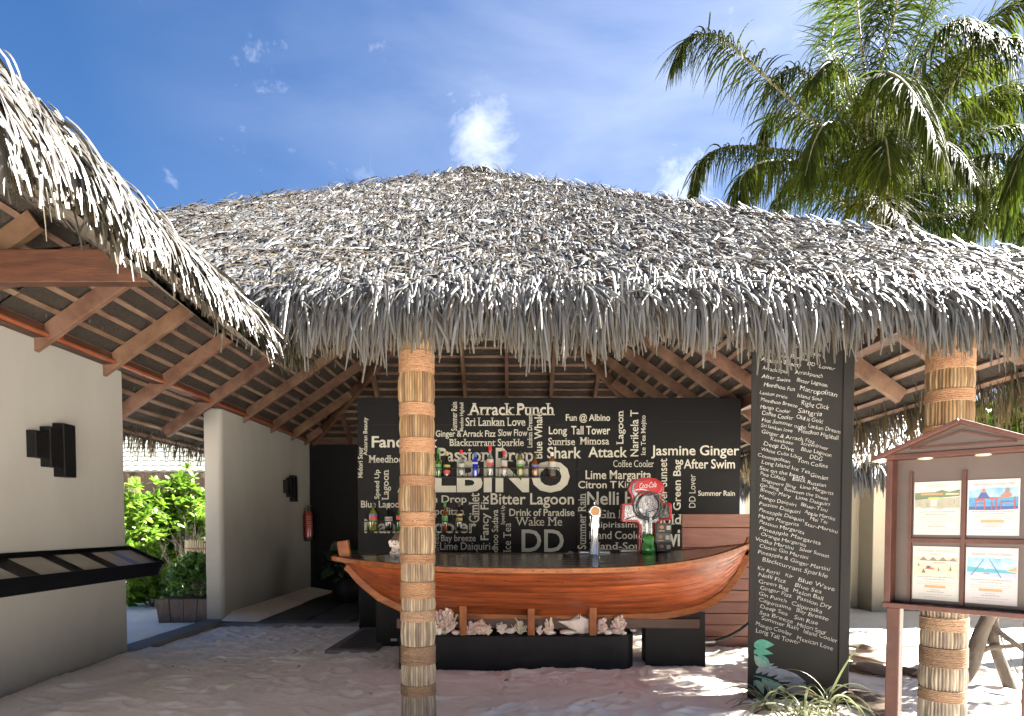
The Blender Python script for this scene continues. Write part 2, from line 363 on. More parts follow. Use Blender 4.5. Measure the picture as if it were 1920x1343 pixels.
class MB:
    """collects shapes into one mesh"""
    def __init__(self): self.v, self.f, self.mi, self.t, self.cur, self.tint = [], [], [], [], 0, (1, 1, 1)

    def add(self, vs, fs):
        b = len(self.v)
        self.v += [tuple(p) for p in vs]; self.t += [self.tint] * len(vs)
        self.f += [tuple(i + b for i in f) for f in fs]; self.mi += [self.cur] * len(fs)
        return self

    def box(self, c, s, M=None, taper=1.0):
        c = Vector(c); hx, hy, hz = s[0] / 2, s[1] / 2, s[2] / 2
        vs = []
        for z in (-hz, hz):
            k = taper if z < 0 else 1.0
            for x, y in ((-hx * k, -hy * k), (hx * k, -hy * k), (hx * k, hy * k), (-hx * k, hy * k)):
                p = Vector((x, y, z)); vs.append(c + (M @ p if M else p))
        return self.add(vs, [(0, 3, 2, 1), (4, 5, 6, 7), (0, 1, 5, 4), (1, 2, 6, 5), (2, 3, 7, 6), (3, 0, 4, 7)])

    def lo(self, a, b):
        a, b = Vector(a), Vector(b)
        return self.box((a + b) / 2, (b - a))

    def bar(self, p0, p1, w, h, up=(0, 0, 1)):
        """bar from p0 to p1: w across, h along up"""
        p0, p1 = Vector(p0), Vector(p1)
        d = (p1 - p0); L = d.length; d.normalize()
        u = Vector(up); s = d.cross(u).normalized(); u = s.cross(d)
        M = Matrix((s, d, u)).transposed()
        return self.box((p0 + p1) / 2, (w, L, h), M)

    def tube(self, pts, r, n=8, cap=True):
        pts = [Vector(p) for p in pts]
        rs = r if isinstance(r, (list, tuple)) else [r] * len(pts)
        rings, a = [], None
        for i, p in enumerate(pts):
            d = (pts[min(i + 1, len(pts) - 1)] - pts[max(i - 1, 0)]).normalized()
            if a is None:
                a = d.orthogonal().normalized()
            a = (a - d * a.dot(d)).normalized(); b = d.cross(a)
            rings.append([p + (a * math.cos(2 * math.pi * k / n) + b * math.sin(2 * math.pi * k / n)) * rs[i] for k in range(n)])
        vs = [q for rg in rings for q in rg]; fs = []
        for i in range(len(pts) - 1):
            for k in range(n):
                k2 = (k + 1) % n
                fs.append((i * n + k, i * n + k2, (i + 1) * n + k2, (i + 1) * n + k))
        if cap:
            fs.append(tuple(range(n - 1, -1, -1))); fs.append(tuple((len(pts) - 1) * n + k for k in range(n)))
        return self.add(vs, fs)

    def lathe(self, prof, c=(0, 0, 0), n=20, sx=1.0, sy=1.0):
        c = Vector(c); vs, fs = [], []
        for (r, z) in prof:
            for k in range(n):
                a = 2 * math.pi * k / n
                vs.append(c + Vector((r * math.cos(a) * sx, r * math.sin(a) * sy, z)))
        for i in range(len(prof) - 1):
            for k in range(n):
                k2 = (k + 1) % n
                fs.append((i * n + k, i * n + k2, (i + 1) * n + k2, (i + 1) * n + k))
        fs.append(tuple(range(n - 1, -1, -1))); fs.append(tuple((len(prof) - 1) * n + k for k in range(n)))
        return self.add(vs, fs)

    def prism(self, pts, o, u, v, th):
        """extrude the outline pts (2-D, in u,v from o) by vector th"""
        o, u, v, th = Vector(o), Vector(u), Vector(v), Vector(th)
        a = [o + u * p[0] + v * p[1] for p in pts]; n = len(a)
        vs = a + [p + th for p in a]
        fs = [tuple(range(n - 1, -1, -1)), tuple(range(n, 2 * n))] + [(i, (i + 1) % n, n + (i + 1) % n, n + i) for i in range(n)]
        return self.add(vs, fs)

    def sphere(self, c, r, n=12, m=8, M=None, jit=0.0):
        c = Vector(c); rx, ry, rz = (r, r, r) if isinstance(r, (int, float)) else r
        vs, fs = [], []
        for i in range(m + 1):
            th = math.pi * i / m
            for k in range(n):
                a = 2 * math.pi * k / n
                q = 1 + jit * (random.random() - .5)
                p = Vector((rx * math.sin(th) * math.cos(a) * q, ry * math.sin(th) * math.sin(a) * q, -rz * math.cos(th) * q))
                vs.append(c + (M @ p if M else p))
        for i in range(m):
            for k in range(n):
                k2 = (k + 1) % n
                fs.append((i * n + k, i * n + k2, (i + 1) * n + k2, (i + 1) * n + k))
        return self.add(vs, fs)

    def build(self, name, m, parent=None, smooth=False, bevel=0.0, off=None):
        me = bpy.data.meshes.new(name)
        V = self.v
        if parent is not None and off is None and not self.loc:
            root = parent
            while root.parent: root = root.parent
            off = root.location
        if off is not None: V = [tuple(Vector(p) - Vector(off)) for p in V]
        me.from_pydata(V, [], self.f)
        for q in (m if isinstance(m, (list, tuple)) else [m]): me.materials.append(MATS[q])
        me.polygons.foreach_set('material_index', self.mi)
        if smooth: me.polygons.foreach_set('use_smooth', [True] * len(me.polygons))
        a = me.color_attributes.new('tint', 'FLOAT_COLOR', 'POINT')
        a.data.foreach_set('color', [c for t in self.t for c in (*t, 1)])
        me.update()
        o = link(bpy.data.objects.new(name, me), parent)
        if bevel:
            b = o.modifiers.new('bevel', 'BEVEL'); b.width = bevel; b.segments = 2; b.limit_method = 'ANGLE'; b.angle_limit = R(35)
        if smooth:
            try: me.set_sharp_from_angle(angle=R(42))
            except Exception: pass
        return o
    loc = False


class LB(MB):
    """same, but the coordinates are already local to the parent"""
    loc = True


def norm(a): return a / np.maximum(np.linalg.norm(a, axis=-1, keepdims=True), 1e-9)


def strands(P, D, N, L, W, grav=0.0, curl=0.0, seg=4, arch=0.3, prof=None, lift=0.0, side=0.0):
    """blades as arched strips: P base, D direction, N up-normal (n,3); L, W (n,). Returns V (n,seg+1,3,3) and quads"""
    n = len(P); P = np.array(P, float); d = norm(np.array(D, float)); N = np.array(N, float)
    L = np.broadcast_to(L, (n,)); W = np.broadcast_to(W, (n,)); grav = np.broadcast_to(grav, (n,)); curl = np.broadcast_to(curl, (n,)); side = np.broadcast_to(side, (n,))
    V = np.zeros((n, seg + 1, 3, 3)); pos = P.copy()
    g = np.array([0, 0, -1.0])
    for j in range(seg + 1):
        t = j / seg
        s = norm(np.cross(d, N)); nn = np.cross(s, d)
        k = prof(t) if prof else (1.0 if t < .6 else 1 - (t - .6) * 1.7)
        w = (W * k)[:, None]
        V[:, j, 0] = pos - s * w / 2; V[:, j, 1] = pos + nn * w * arch; V[:, j, 2] = pos + s * w / 2
        d = norm(d + (g * grav[:, None] + nn * curl[:, None] + s * side[:, None]) / seg)
        pos = pos + d * (L / seg)[:, None]
    base = np.arange(n)[:, None] * (seg + 1) * 3
    q = []
    for j in range(seg):
        for c in (0, 1):
            a = j * 3 + c
            q.append(np.stack([base[:, 0] + a, base[:, 0] + a + 1, base[:, 0] + a + 4, base[:, 0] + a + 3], -1))
    Q = np.concatenate(q, 0)
    return V, Q


def strand_tint(n, seg, c0, c1, var=0.18, tan=None, tanp=0.0, tiptan=None, tipw=0.0):
    """per strand colour between c0 and c1; a share tanp is tan; towards the tip mixes tiptan"""
    c0, c1 = np.array(c0), np.array(c1)
    k = rng.random((n, 1)); c = c0 + (c1 - c0) * k
    if tan is not None:
        m = rng.random(n) < tanp; c[m] = np.array(tan) * (0.7 + 0.6 * rng.random((m.sum(), 1)))
    c = c * (1 + var * (rng.random((n, 1)) - .5) * 2)
    T = np.repeat(c[:, None, :], seg + 1, 1)
    if tiptan is not None:
        t = np.clip((np.linspace(0, 1, seg + 1) - (1 - tipw)) / max(tipw, 1e-3), 0, 1)[None, :, None]
        T = T * (1 - t) + np.array(tiptan) * t * (0.75 + .5 * rng.random((n, 1, 1)))
    return np.repeat(T[:, :, None, :], 3, 2)


def strand_obj(name, sets, m, parent=None):
    Vs, Qs, Ts, b = [], [], [], 0
    for V, Q, T in sets:
        V = V.reshape(-1, 3); Vs.append(V); Qs.append(Q + b); Ts.append(T.reshape(-1, 3)); b += len(V)
    off = parent.location if parent is not None else None
    return np_mesh(name, np.concatenate(Vs), np.concatenate(Qs), m, parent, np.concatenate(Ts), True, off)


# ------------------------------------------------------------------ lettering
TXT = {}


def prebuild(specs):
    objs = []
    for key in specs:
        if key in TXT or key in [k for k, _ in objs]: continue
        s, bold, serif, shear = key
        cu = bpy.data.curves.new('t', 'FONT'); cu.body = s; cu.fill_mode = 'FRONT'; cu.offset = bold; cu.shear = shear; cu.resolution_u = 3
        cu.space_word = 0.9
        o = bpy.data.objects.new('t', cu); col.objects.link(o); objs.append((key, o))
    dg = bpy.context.evaluated_depsgraph_get(); dg.update()
    for key, o in objs:
        ev = o.evaluated_get(dg); me = ev.to_mesh()
        vs = [Vector((v.co.x, v.co.y)) for v in me.vertices]; fs = [tuple(p.vertices) for p in me.polygons]
        if key[2]:                                     # slab serifs on the ends of the stems
            cnt = {}
            for p in me.polygons:
                for e in p.edge_keys: cnt[e] = cnt.get(e, 0) + 1
            for (a, b), c in cnt.items():
                if c == 1 and abs(vs[a].y - vs[b].y) < .006 and .07 < abs(vs[a].x - vs[b].x) < .21:
                    x0, x1 = sorted((vs[a].x, vs[b].x)); y = vs[a].y; ex = .08
                    up = -1 if y > .25 else 1
                    if y > .25 and y < .40: continue
                    i = len(vs); h = .06 * up
                    ya, yb = (y, y + h) if h > 0 else (y + h, y)
                    vs += [Vector((x0 - ex, ya)), Vector((x1 + ex, ya)), Vector((x1 + ex, yb)), Vector((x0 - ex, yb))]
                    fs.append((i, i + 1, i + 2, i + 3))
        ev.to_mesh_clear()
        xs = [v.x for v in vs]; ys = [v.y for v in vs]
        x0, x1, y0, y1 = min(xs), max(xs), min(ys), max(ys)
        TXT[key] = ([((v.x - x0) / (x1 - x0), (v.y - y0) / (y1 - y0)) for v in vs], fs, (x1 - x0, y0, y1))
        cu = o.data; bpy.data.objects.remove(o); bpy.data.curves.remove(cu)


def letter(name, key, o, u, v, m, parent=None, off=None, warp=0.0):
    """text filling the parallelogram o + u, v"""
    vs, fs, _ = TXT[key]; o, u, v = Vector(o), Vector(u), Vector(v)
    if off is not None: o = o - Vector(off)
    ph = random.random() * 6
    me = bpy.data.meshes.new(name)
    P = []
    for a, b in vs:
        p = o + u * a + v * b
        if warp: p += v * (math.sin(a * 9 + ph) * warp) + u.normalized() * v.length * (math.sin(b * 5 + a * 23 + ph) * warp * .6)
        P.append(p)
    me.from_pydata(P, [], fs); me.materials.append(MATS[m]); me.update()
    return link(bpy.data.objects.new(name, me), parent)


W_, S_, L_ = 0.014, 0.008, -0.004
WALL_TEXT = [  # text, box in the photo's pixels on the wall, upright?, weight, serif, grey?
    ('Arrack Punch', (877, 756, 1040, 779), 0, W_, 1), ('Sri Lankan Love', (873, 783, 985, 799), 0, S_, 1),
    ('Summer Rain', (846, 754, 857, 808), 1, S_, 0), ('Meedoo Highball', (862, 755, 871, 809), 1, S_, 0),
    ('Ginger & Arrack Fizz', (817, 807, 929, 823), 0, W_, 0), ('Slow Flow', (934, 805, 989, 818), 0, S_, 0),
    ('Blackcurrant Sparkle', (842, 823, 982, 841), 0, S_, 1), ('Lankan Dream', (989, 778, 998, 840), 1, S_, 1),
    ('Blue Whale', (1002, 773, 1017, 860), 1, W_, 0), ('Midori Sour', (671, 838, 680, 896), 1, W_, 0),
    ('Adaaran Beauty', (681, 783, 691, 854), 1, S_, 0), ('Fancy Fix', (697, 818, 820, 846), 0, .02, 0),
    ('Meedhoo', (691, 854, 756, 868), 0, S_, 1), ('Speed Up', (702, 881, 714, 936), 1, W_, 0),
    ('Lagoon', (716, 881, 733, 938), 1, S_, 1), ('Blue Lagoon', (677, 939, 757, 956), 0, W_, 0),
    ('Mango Cooler', (683, 973, 893, 1008), 0, .022, 0), ('Passion Drop', (819, 840, 1000, 874), 0, W_, 1),
    ('ALBINO', (745, 864, 1068, 924), 0, .035, 0), ('Melon Drop', (766, 929, 875, 947), 0, W_, 0),
    ('Metropolitan', (762, 952, 871, 970), 0, S_, 1), ('Gimlet', (879, 924, 899, 980), 1, S_, 1),
    ('Fancy Fix', (901, 929, 921, 1013), 1, W_, 0), ('Bitter Lagoon', (920, 925, 1076, 953), 0, W_, 0),
    ('Drink of Paradise', (955, 954, 1077, 968), 0, W_, 0), ('Speed Up', (939, 948, 948, 984), 1, S_, 0),
    ('Wake Me', (966, 970, 1054, 986), 0, L_, 1), ('Meedhoo Sadava', (922, 956, 934, 1062), 1, S_, 0),
    ('Ice Tea', (944, 981, 958, 1036), 1, L_, 1), ('DD', (978, 993, 1057, 1035), 0, .012, 0),
    ('Bay breeze', (827, 1003, 892, 1019), 0, W_, 0), ('Lime Daiquiri', (825, 1017, 919, 1036), 0, S_, 0),
    ('Mango Margarita', (825, 1036, 930, 1053), 0, W_, 0), ('Sheet', (813, 1000, 823, 1036), 1, L_, 0),
    ('Fun @ Albino', (1061, 776, 1144, 793), 0, W_, 0), ('Long', (1029, 800, 1063, 819), 0, W_, 0),
    ('Tall Tower', (1071, 799, 1144, 815), 0, W_, 0), ('Sunrise', (1028, 821, 1078, 835), 0, S_, 1),
    ('Mimosa', (1087, 820, 1142, 834), 0, S_, 1), ('Shark', (1026, 838, 1090, 860), 0, W_, 0),
    ('Attack', (1103, 838, 1176, 858), 0, W_, 0), ('Lagoon', (1156, 770, 1173, 834), 1, S_, 1),
    ('Narikela T', (1182, 769, 1197, 856), 1, S_, 0), ('Ice Tea Mojito', (1202, 779, 1213, 854), 1, S_, 1),
    ('Jasmine Ginger', (1221, 835, 1386, 860), 0, W_, 0), ('After Swim', (1282, 861, 1378, 879), 0, W_, 0),
    ('Arrack Sour', (1082, 868, 1149, 880), 0, S_, 0), ('Coffee Cooler', (1150, 863, 1226, 876), 0, L_, 1),
    ('Lime Margarita', (1098, 882, 1221, 904), 0, W_, 0), ('Citron T', (1084, 902, 1156, 916), 0, W_, 0),
    ('Kir Royal', (1160, 902, 1226, 919), 0, S_, 0), ('Nelli Fizz', (1101, 922, 1220, 947), 0, W_, 0),
    ('Summer Rain', (1083, 925, 1099, 1030), 1, S_, 1), ('Gin Punch', (1122, 956, 1215, 972), 0, S_, 1),
    ('Caipirissima', (1104, 978, 1200, 993), 0, S_, 0), ('Island Cooler', (1105, 996, 1208, 1011), 0, S_, 0),
    ('Island-Soul', (1105, 1017, 1208, 1031), 0, S_, 1), ('Silver Sunset', (1235, 860, 1251, 962), 1, S_, 0),
    ('Green Bag', (1262, 862, 1281, 957), 1, W_, 0), ('DD Lover', (1292, 890, 1304, 952), 1, L_, 0),
    ('Summer Rain', (1309, 920, 1378, 930), 0, W_, 0), ('Gold', (1224, 964, 1279, 984), 0, S_, 1),
    ('Kiwi', (1222, 991, 1275, 1025), 0, .02, 0)]
C6 = [('Ginger', 290, 420, 110, 36), ('Splendo', 205, 380, 158, 34), ('Scotch', 500, 620, 180, 36), ('Tea Mojito', 215, 412, 222, 36), ('Narikela T', 450, 672, 245, 38),
      ('Citron T', 175, 320, 278, 38), ('Scotch T', 412, 578, 302, 38), ('Fizzy Arrack', 162, 420, 328, 44), ('lagoon', 480, 622, 350, 44), ('Sunrise Mimosa', 255, 515, 365, 30),
      ('Adaaran Beauty', 155, 475, 405, 44), ('DD', 520, 580, 440, 40), ('Lover', 608, 738, 462, 40), ('Arrack Sour', 162, 375, 475, 42), ('Arrackpunch', 422, 640, 505, 42),
      ('After Swim', 158, 385, 540, 42), ('Bitter Lagoon', 435, 675, 570, 42), ('Meedhoo Fun', 178, 422, 605, 44), ('Matropolitan', 458, 752, 640, 52), ('Lankan pride', 145, 362, 665, 36),
      ('Island Soul', 440, 635, 692, 40), ('Meedhoo Breeze', 152, 440, 722, 38), ('Right Click', 470, 690, 755, 52), ('Mango Cooler', 150, 388, 778, 40), ('Sangria', 445, 635, 812, 52),
      ('Coffee Cooler', 162, 408, 830, 46), ('Old is Gold', 435, 645, 862, 46), ('Hot Summer night', 162, 510, 880, 42), ('Lankan Dream', 525, 778, 930, 44), ('Sri lankan love', 155, 402, 925, 38),
      ('Meedhoo Highball', 450, 765, 965, 46), ('Ginger & Arrack Fizz', 162, 578, 978, 42), ('Kamikaze', 228, 408, 1032, 36), ('Screwdriver', 468, 685, 1065, 40), ('Deep Dive', 175, 412, 1070, 46),
      ('Blue Lagoon', 470, 708, 1112, 42), ('White Cuba Libra', 158, 475, 1114, 38), ('DDG', 538, 640, 1175, 46), ('Cosmopolitan', 132, 382, 1160, 38), ('Tom Collins', 445, 680, 1205, 44),
      ('Long Island Ice Tea', 160, 540, 1212, 42), ('Sex on the beach', 143, 498, 1262, 42), ('Gimlet', 545, 685, 1318, 44), ('Pina Colada', 148, 345, 1305, 42)]
C7 = [('Black Russian', 278, 460, 60, 28), ('Singapore Sling', 110, 297, 66, 25), ('Lime Margarita', 320, 500, 100, 27), ('Gin Sling', 102, 205, 92, 25), ('Between the Sheet', 232, 472, 115, 25),
      ('Bloody Mary', 102, 268, 120, 27), ('Lime Daiquiri', 295, 482, 160, 27), ('Mango Daiquiri', 97, 300, 158, 27), ('Blue-Tini', 322, 470, 200, 27), ('Passion Daiquiri', 97, 322, 192, 27),
      ('Apple Martini', 342, 510, 240, 27), ('Pineapple Daiquiri', 97, 342, 228, 27), ('Mai Tai', 372, 468, 275, 27), ('Mango Margarita', 93, 312, 260, 27), ('Star-Martini', 343, 525, 305, 26),
      ('Passion Margarita', 97, 340, 294, 27), ('Pineapple Margarita', 98, 430, 328, 28), ('Orange Margarita', 108, 350, 362, 26), ('Vodka Martini', 78, 285, 388, 28), ('Silver Sunset', 315, 478, 440, 27),
      ('Classic Gin Martini', 100, 365, 423, 28), ('Pineapple & Ginger Martini', 90, 482, 455, 28), ('Blackcurrant Sparkle', 113, 468, 500, 32), ('Kir Royal', 88, 210, 545, 27), ('Kir', 238, 282, 582, 27),
      ('Blue Wave', 308, 507, 608, 33), ('Nelli Fizz', 93, 243, 580, 29), ('Blue Sea', 290, 435, 638, 30), ('Green Bag', 95, 258, 615, 29), ('Melon Ball', 280, 448, 668, 31),
      ('Ginger Fizz', 103, 275, 650, 29), ('Passion Dry', 302, 490, 708, 30), ('Gin Punch', 97, 245, 685, 29), ('Caipiroska', 275, 437, 740, 32), ('Caipirissima', 97, 268, 718, 29),
      ('Bay Breeze', 297, 472, 775, 30), ('Deep Sea', 102, 250, 752, 29), ('Sun Rise', 287, 415, 812, 31), ('Sea Breeze', 98, 280, 785, 29), ('Midori Sour', 303, 463, 852, 31),
      ('Summer Rain', 108, 310, 818, 31), ('Island Cooler', 337, 523, 888, 33), ('Mango Cooler', 77, 275, 848, 31), ('Mexican Love', 300, 497, 925, 33), ('Long Tall Tower', 78, 318, 885, 33)]
CHALK = [(t, 1390 + .2383 * a, 1390 + .2383 * b, 580 + .2383 * y, .2383 * h) for t, a, b, y, h in C6] + \
        [(t, 1390 + .345 * a, 1390 + .345 * b, 880 + .345 * y, .345 * h) for t, a, b, y, h in C7]
TITLES = ['Wine & Dine', 'Fine Dining at Water Villa', 'Romantic Sand Beach', 'Dinner', 'Romantic Lobster Dinner']
prebuild([(t, w, s, 0.0) for t, _, _, w, s in WALL_TEXT] + [(c[0], -.006, 0, .22) for c in CHALK] +
         [(t, 0.0, 1, 0.0) for t in TITLES] + [('Coca-Cola', .006, 0, .35)])

# ------------------------------------------------------------------ ground
def sand_z(x, y):
    z = 0.012 * np.sin(x * 1.7 + 0.6 * np.sin(y * 1.3)) * np.cos(y * 1.1 + .5) + .012 * np.sin(x * 4.1 + y * 2.3) * np.sin(y * 3.7 - x)
    return z


def make_sand():
    xs = np.concatenate([np.linspace(-60, -9, 14), np.linspace(-8.5, -4.9, 20), np.linspace(-4.8, 5.5, 420), np.linspace(5.6, 9, 30), np.linspace(9.6, 60, 14)])
    ys = np.concatenate([np.linspace(-40, 3.4, 16), np.linspace(3.8, 9.6, 300), np.linspace(9.8, 16, 40), np.linspace(17, 90, 14)])
    X, Y = np.meshgrid(xs, ys); Z = sand_z(X, Y)
    r = np.random.default_rng(3)
    near = (X > -4.9) & (X < 5.5) & (Y > 3.8) & (Y < 9.6)
    for _ in range(620):                                        # footprints and scuffs
        cx, cy = r.uniform(-4.2, 5.0), r.uniform(4.2, 9.4)
        a = r.uniform(0, math.pi); l, w = r.uniform(.06, .17), r.uniform(.03, .075)
        dx, dy = X - cx, Y - cy
        m = near & (np.abs(dx) < .45) & (np.abs(dy) < .45)
        u = dx[m] * math.cos(a) + dy[m] * math.sin(a); v = -dx[m] * math.sin(a) + dy[m] * math.cos(a)
        q = (u / l) ** 2 + (v / w) ** 2
        Z[m] += r.uniform(.006, .022) * (-np.exp(-q) + .75 * np.exp(-((np.sqrt(q) - 1.5) / .5) ** 2))
    Z += near * (r.normal(0, .0022, Z.shape))
    # swept-up sand along the walls and a shallow dip right of the board
    Z += .05 * np.exp(-((X + 4.15) / .35) ** 2) * (Y < 7.4)
    i = np.arange(len(ys) - 1)[:, None] * len(xs) + np.arange(len(xs) - 1)[None, :]
    Q = np.stack([i, i + 1, i + 1 + len(xs), i + len(xs)], -1).reshape(-1, 4)
    o = np_mesh('ground', np.stack([X, Y, Z], -1), Q, 'sand')
    tag(o, 'pale coral sand with footprints', None, None, 'structure')


make_sand()

# ------------------------------------------------------------------ thatched hut
XL, XR, YF, YB = -4.25, 3.3, 4.6, 13.6
Z0, M = 3.17, 0.69                      # rafter centre plane z = Z0 + M*d, d = distance in from the wall plate
TD, TZ, TM = 0.9, 2.83, 0.685             # thatch top: z = TZ + TM*(d+TD)
XM = (XL + XR) / 2
HW = (XR - XL) / 2
WR, WE = -3.45, -1.45                   # wing ridge and wing eave


def top_main(d): return TZ + TM * (d + TD)


def wing_top(x): return 2.86 + .56 * np.maximum(WE - x, 0)
def wing_xe(y): return np.interp(y, [.7, 2, 2.75, 3.4, 3.8], [-1.5, -1.53, -1.58, -1.48, -1.36])
def wing_zt(y): return np.interp(y, [.7, 2, 2.75, 3.75], [2.90, 2.90, 2.90, 2.66])


def slope_pt(side, a, d, z):
    """a runs along the wall plate, d in from it"""
    if side == 'left': return (XL + d, a, z)
    if side == 'right': return (XR - d, a, z)
    if side == 'front': return (a, YF + d, z)
    return (a, YB - d, z)


def run(side, d):
    """extent along the plate at distance d, between the hips"""
    return (YF + d, YB - d) if side in ('left', 'right') else (XL + d, XR - d)


hut = thing('thatched_hut', (XM, 9.1, 0), 'big open bar hut with grey palm thatched hip roof on dark timber rafters', 'hut')
wing = thing('thatched_walkway', (-3, 2, 0), 'low thatched walkway roof at the left whose shaggy eave overlaps the bar roof', 'roof')


def tints(): 
    k = random.uniform(.75, 1.15); return (k, k * random.uniform(.92, 1.02), k * random.uniform(.88, 1.02))


def lattice(name, side, parent, amin=None, amax=None, d0=-.82, d1=None):
    b = MB(); d = d0
    d1 = HW - .05 if d1 is None else d1
    while d < d1:
        a0, a1 = run(side, d)
        if amin is not None: a0 = amin(d)
        if amax is not None: a1 = amax(d)
        z = Z0 + M * d + .10
        n = max(1, int((a1 - a0) / 2.3)); cuts = [a0 + (a1 - a0) * i / n for i in range(n + 1)]
        for i in range(n):
            b.tint = tints()
            up = {'left': (-M, 0, 1), 'right': (M, 0, 1), 'front': (0, -M, 1), 'back': (0, M, 1)}[side]
            b.bar(slope_pt(side, cuts[i], d, z), slope_pt(side, cuts[i + 1], d, z), .048, .026, up)
        d += .165
    return b.build(name, 'batten_wood', parent)


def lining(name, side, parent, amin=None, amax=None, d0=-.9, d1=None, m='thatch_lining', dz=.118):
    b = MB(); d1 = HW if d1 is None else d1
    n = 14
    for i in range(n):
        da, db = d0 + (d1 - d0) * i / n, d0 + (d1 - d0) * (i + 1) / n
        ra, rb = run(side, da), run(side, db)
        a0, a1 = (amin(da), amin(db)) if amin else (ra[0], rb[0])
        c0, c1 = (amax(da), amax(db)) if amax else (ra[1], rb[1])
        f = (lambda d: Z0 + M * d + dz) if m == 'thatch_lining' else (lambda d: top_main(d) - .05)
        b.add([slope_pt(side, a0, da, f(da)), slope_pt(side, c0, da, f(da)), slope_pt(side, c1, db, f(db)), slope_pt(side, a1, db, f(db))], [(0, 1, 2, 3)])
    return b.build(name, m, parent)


wing_y0 = 0.4
left_main = lambda d: max(YF + d, 5.35)
front_min = lambda d: max(XL + d, -3.4 + max(0, d) * 0) if d > .75 else -1.5 - (d + .9) * 1.15
lattice('roof_batten_lattice', 'left', hut, amin=left_main)
lattice('roof_batten_lattice', 'right', hut)
lattice('roof_batten_lattice', 'back', hut)
lattice('roof_batten_lattice', 'front', hut, amin=front_min)
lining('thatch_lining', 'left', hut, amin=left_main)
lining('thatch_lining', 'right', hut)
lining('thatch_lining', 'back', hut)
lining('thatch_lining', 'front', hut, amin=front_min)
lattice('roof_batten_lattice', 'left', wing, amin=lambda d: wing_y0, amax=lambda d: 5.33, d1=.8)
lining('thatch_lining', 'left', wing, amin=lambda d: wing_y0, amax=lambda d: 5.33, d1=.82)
b = MB()
for dz_, x_in in ((-.30, -.10), (-.13, .22)):             # underside and top skin of the wing's right slope
    ys_ = [wing_y0 + (4.0 - wing_y0) * i / 14 for i in range(15)]
    vs_ = []
    for y in ys_: vs_ += [(float(wing_xe(y)) - x_in, y, float(wing_zt(y)) + dz_), (WR, y + 1.3 * max(0, y / 4), 3.93 + dz_ * .5)]
    b.add(vs_, [(2 * i, 2 * i + 2, 2 * i + 3, 2 * i + 1) for i in range(14)])
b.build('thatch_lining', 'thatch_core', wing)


def rafter(side, a, d0, d1, parent, name='rafter', w=.065, h=.15):
    b = MB(); b.tint = tints()
    b.bar(slope_pt(side, a, d0, Z0 + M * d0), slope_pt(side, a, d1, Z0 + M * d1), w, h)
    b.build(name, 'rafter_wood', parent, bevel=.006)


for y in (5.85, 6.82, 7.8, 9.0, 10.2, 11.35, 12.4, 13.2):
    rafter('left', y, -.60, min(HW, y - YF, YB - y) - .05, hut)
for y in (4.9, 5.55, 6.45, 7.4, 8.35, 9.3, 10.25, 11.2, 12.15, 13.0):
    rafter('right', y, -.60, min(HW, y - YF, YB - y) - .05, hut)
for x in (-3.4, -2.6, -1.75, -.9, -.1, .75, 1.6, 2.4):
    rafter('back', x, -.6, min(x - XL, XR - x) - .05, hut)
for x in (-1.2, -.2, .8, 1.8, 2.6):
    rafter('front', x, -.6, min(x - XL, XR - x) - .05, hut)
for y in (4.75, 3.75, 2.75, 1.75, .8):
    rafter('left', y, -.60, .78, wing)
ridge0, ridge1 = (XM, YF + HW), (XM, YB - HW)
for (cx, cy), (rx, ry) in (((XL, YF), ridge0), ((XR, YF), ridge0), ((XL, YB), ridge1), ((XR, YB), ridge1)):
    b = MB(); b.tint = (.8, .75, .72)
    ux, uy = (-.35 if cx < 0 else .35), (-.35 if cy < 9 else .35)
    if cx < 0 and cy < 9: ux, uy = 0, 0
    b.bar((cx + ux, cy + uy, Z0 - .02 - .35 * M * (ux != 0)), (rx, ry, Z0 + M * HW - .02), .08, .2)
    b.build('hip_rafter', 'rafter_wood', hut, bevel=.006)
b = MB(); b.bar((XM, ridge0[1] - .1, Z0 + M * HW), (XM, ridge1[1] + .1, Z0 + M * HW), .08, .22); b.build('ridge_beam', 'rafter_wood', hut)
# wall plates
b = MB(); b.lo((XL - .07, wing_y0, 3.165), (XL + .05, YB, 3.275)); b.build('wall_plate', 'plate_wood', hut, bevel=.006)
b = MB(); b.lo((XR - .06, YF, 3.10), (XR + .06, YB, 3.24)); b.build('wall_plate', 'plate_wood', hut, bevel=.006)
b = MB(); b.lo((XL + .05, YB - .06, 3.14), (XR - .06, YB + .06, 3.26)); b.build('wall_plate', 'plate_wood', hut, bevel=.006)
b = MB(); b.lo((XL + .05, YF - .04, 3.19), (XR - .06, YF + .06, 3.42)); b.build('front_beam', 'plate_wood', hut, bevel=.008)
b = MB(); b.tube([(XL + .075, wing_y0, 3.185), (XL + .075, YB - .1, 3.185)], .023, 8); b.lo((XL + .052, 5.94, 3.2), (XL + .10, 5.99, 3.36))
b.build('trim_rail', 'red_timber', hut)


# --- thatch blades
GREY0, GREY1, TAN, TIP = (.165, .168, .175), (.43, .44, .455), (.17, .13, .085), (.24, .21, .15)


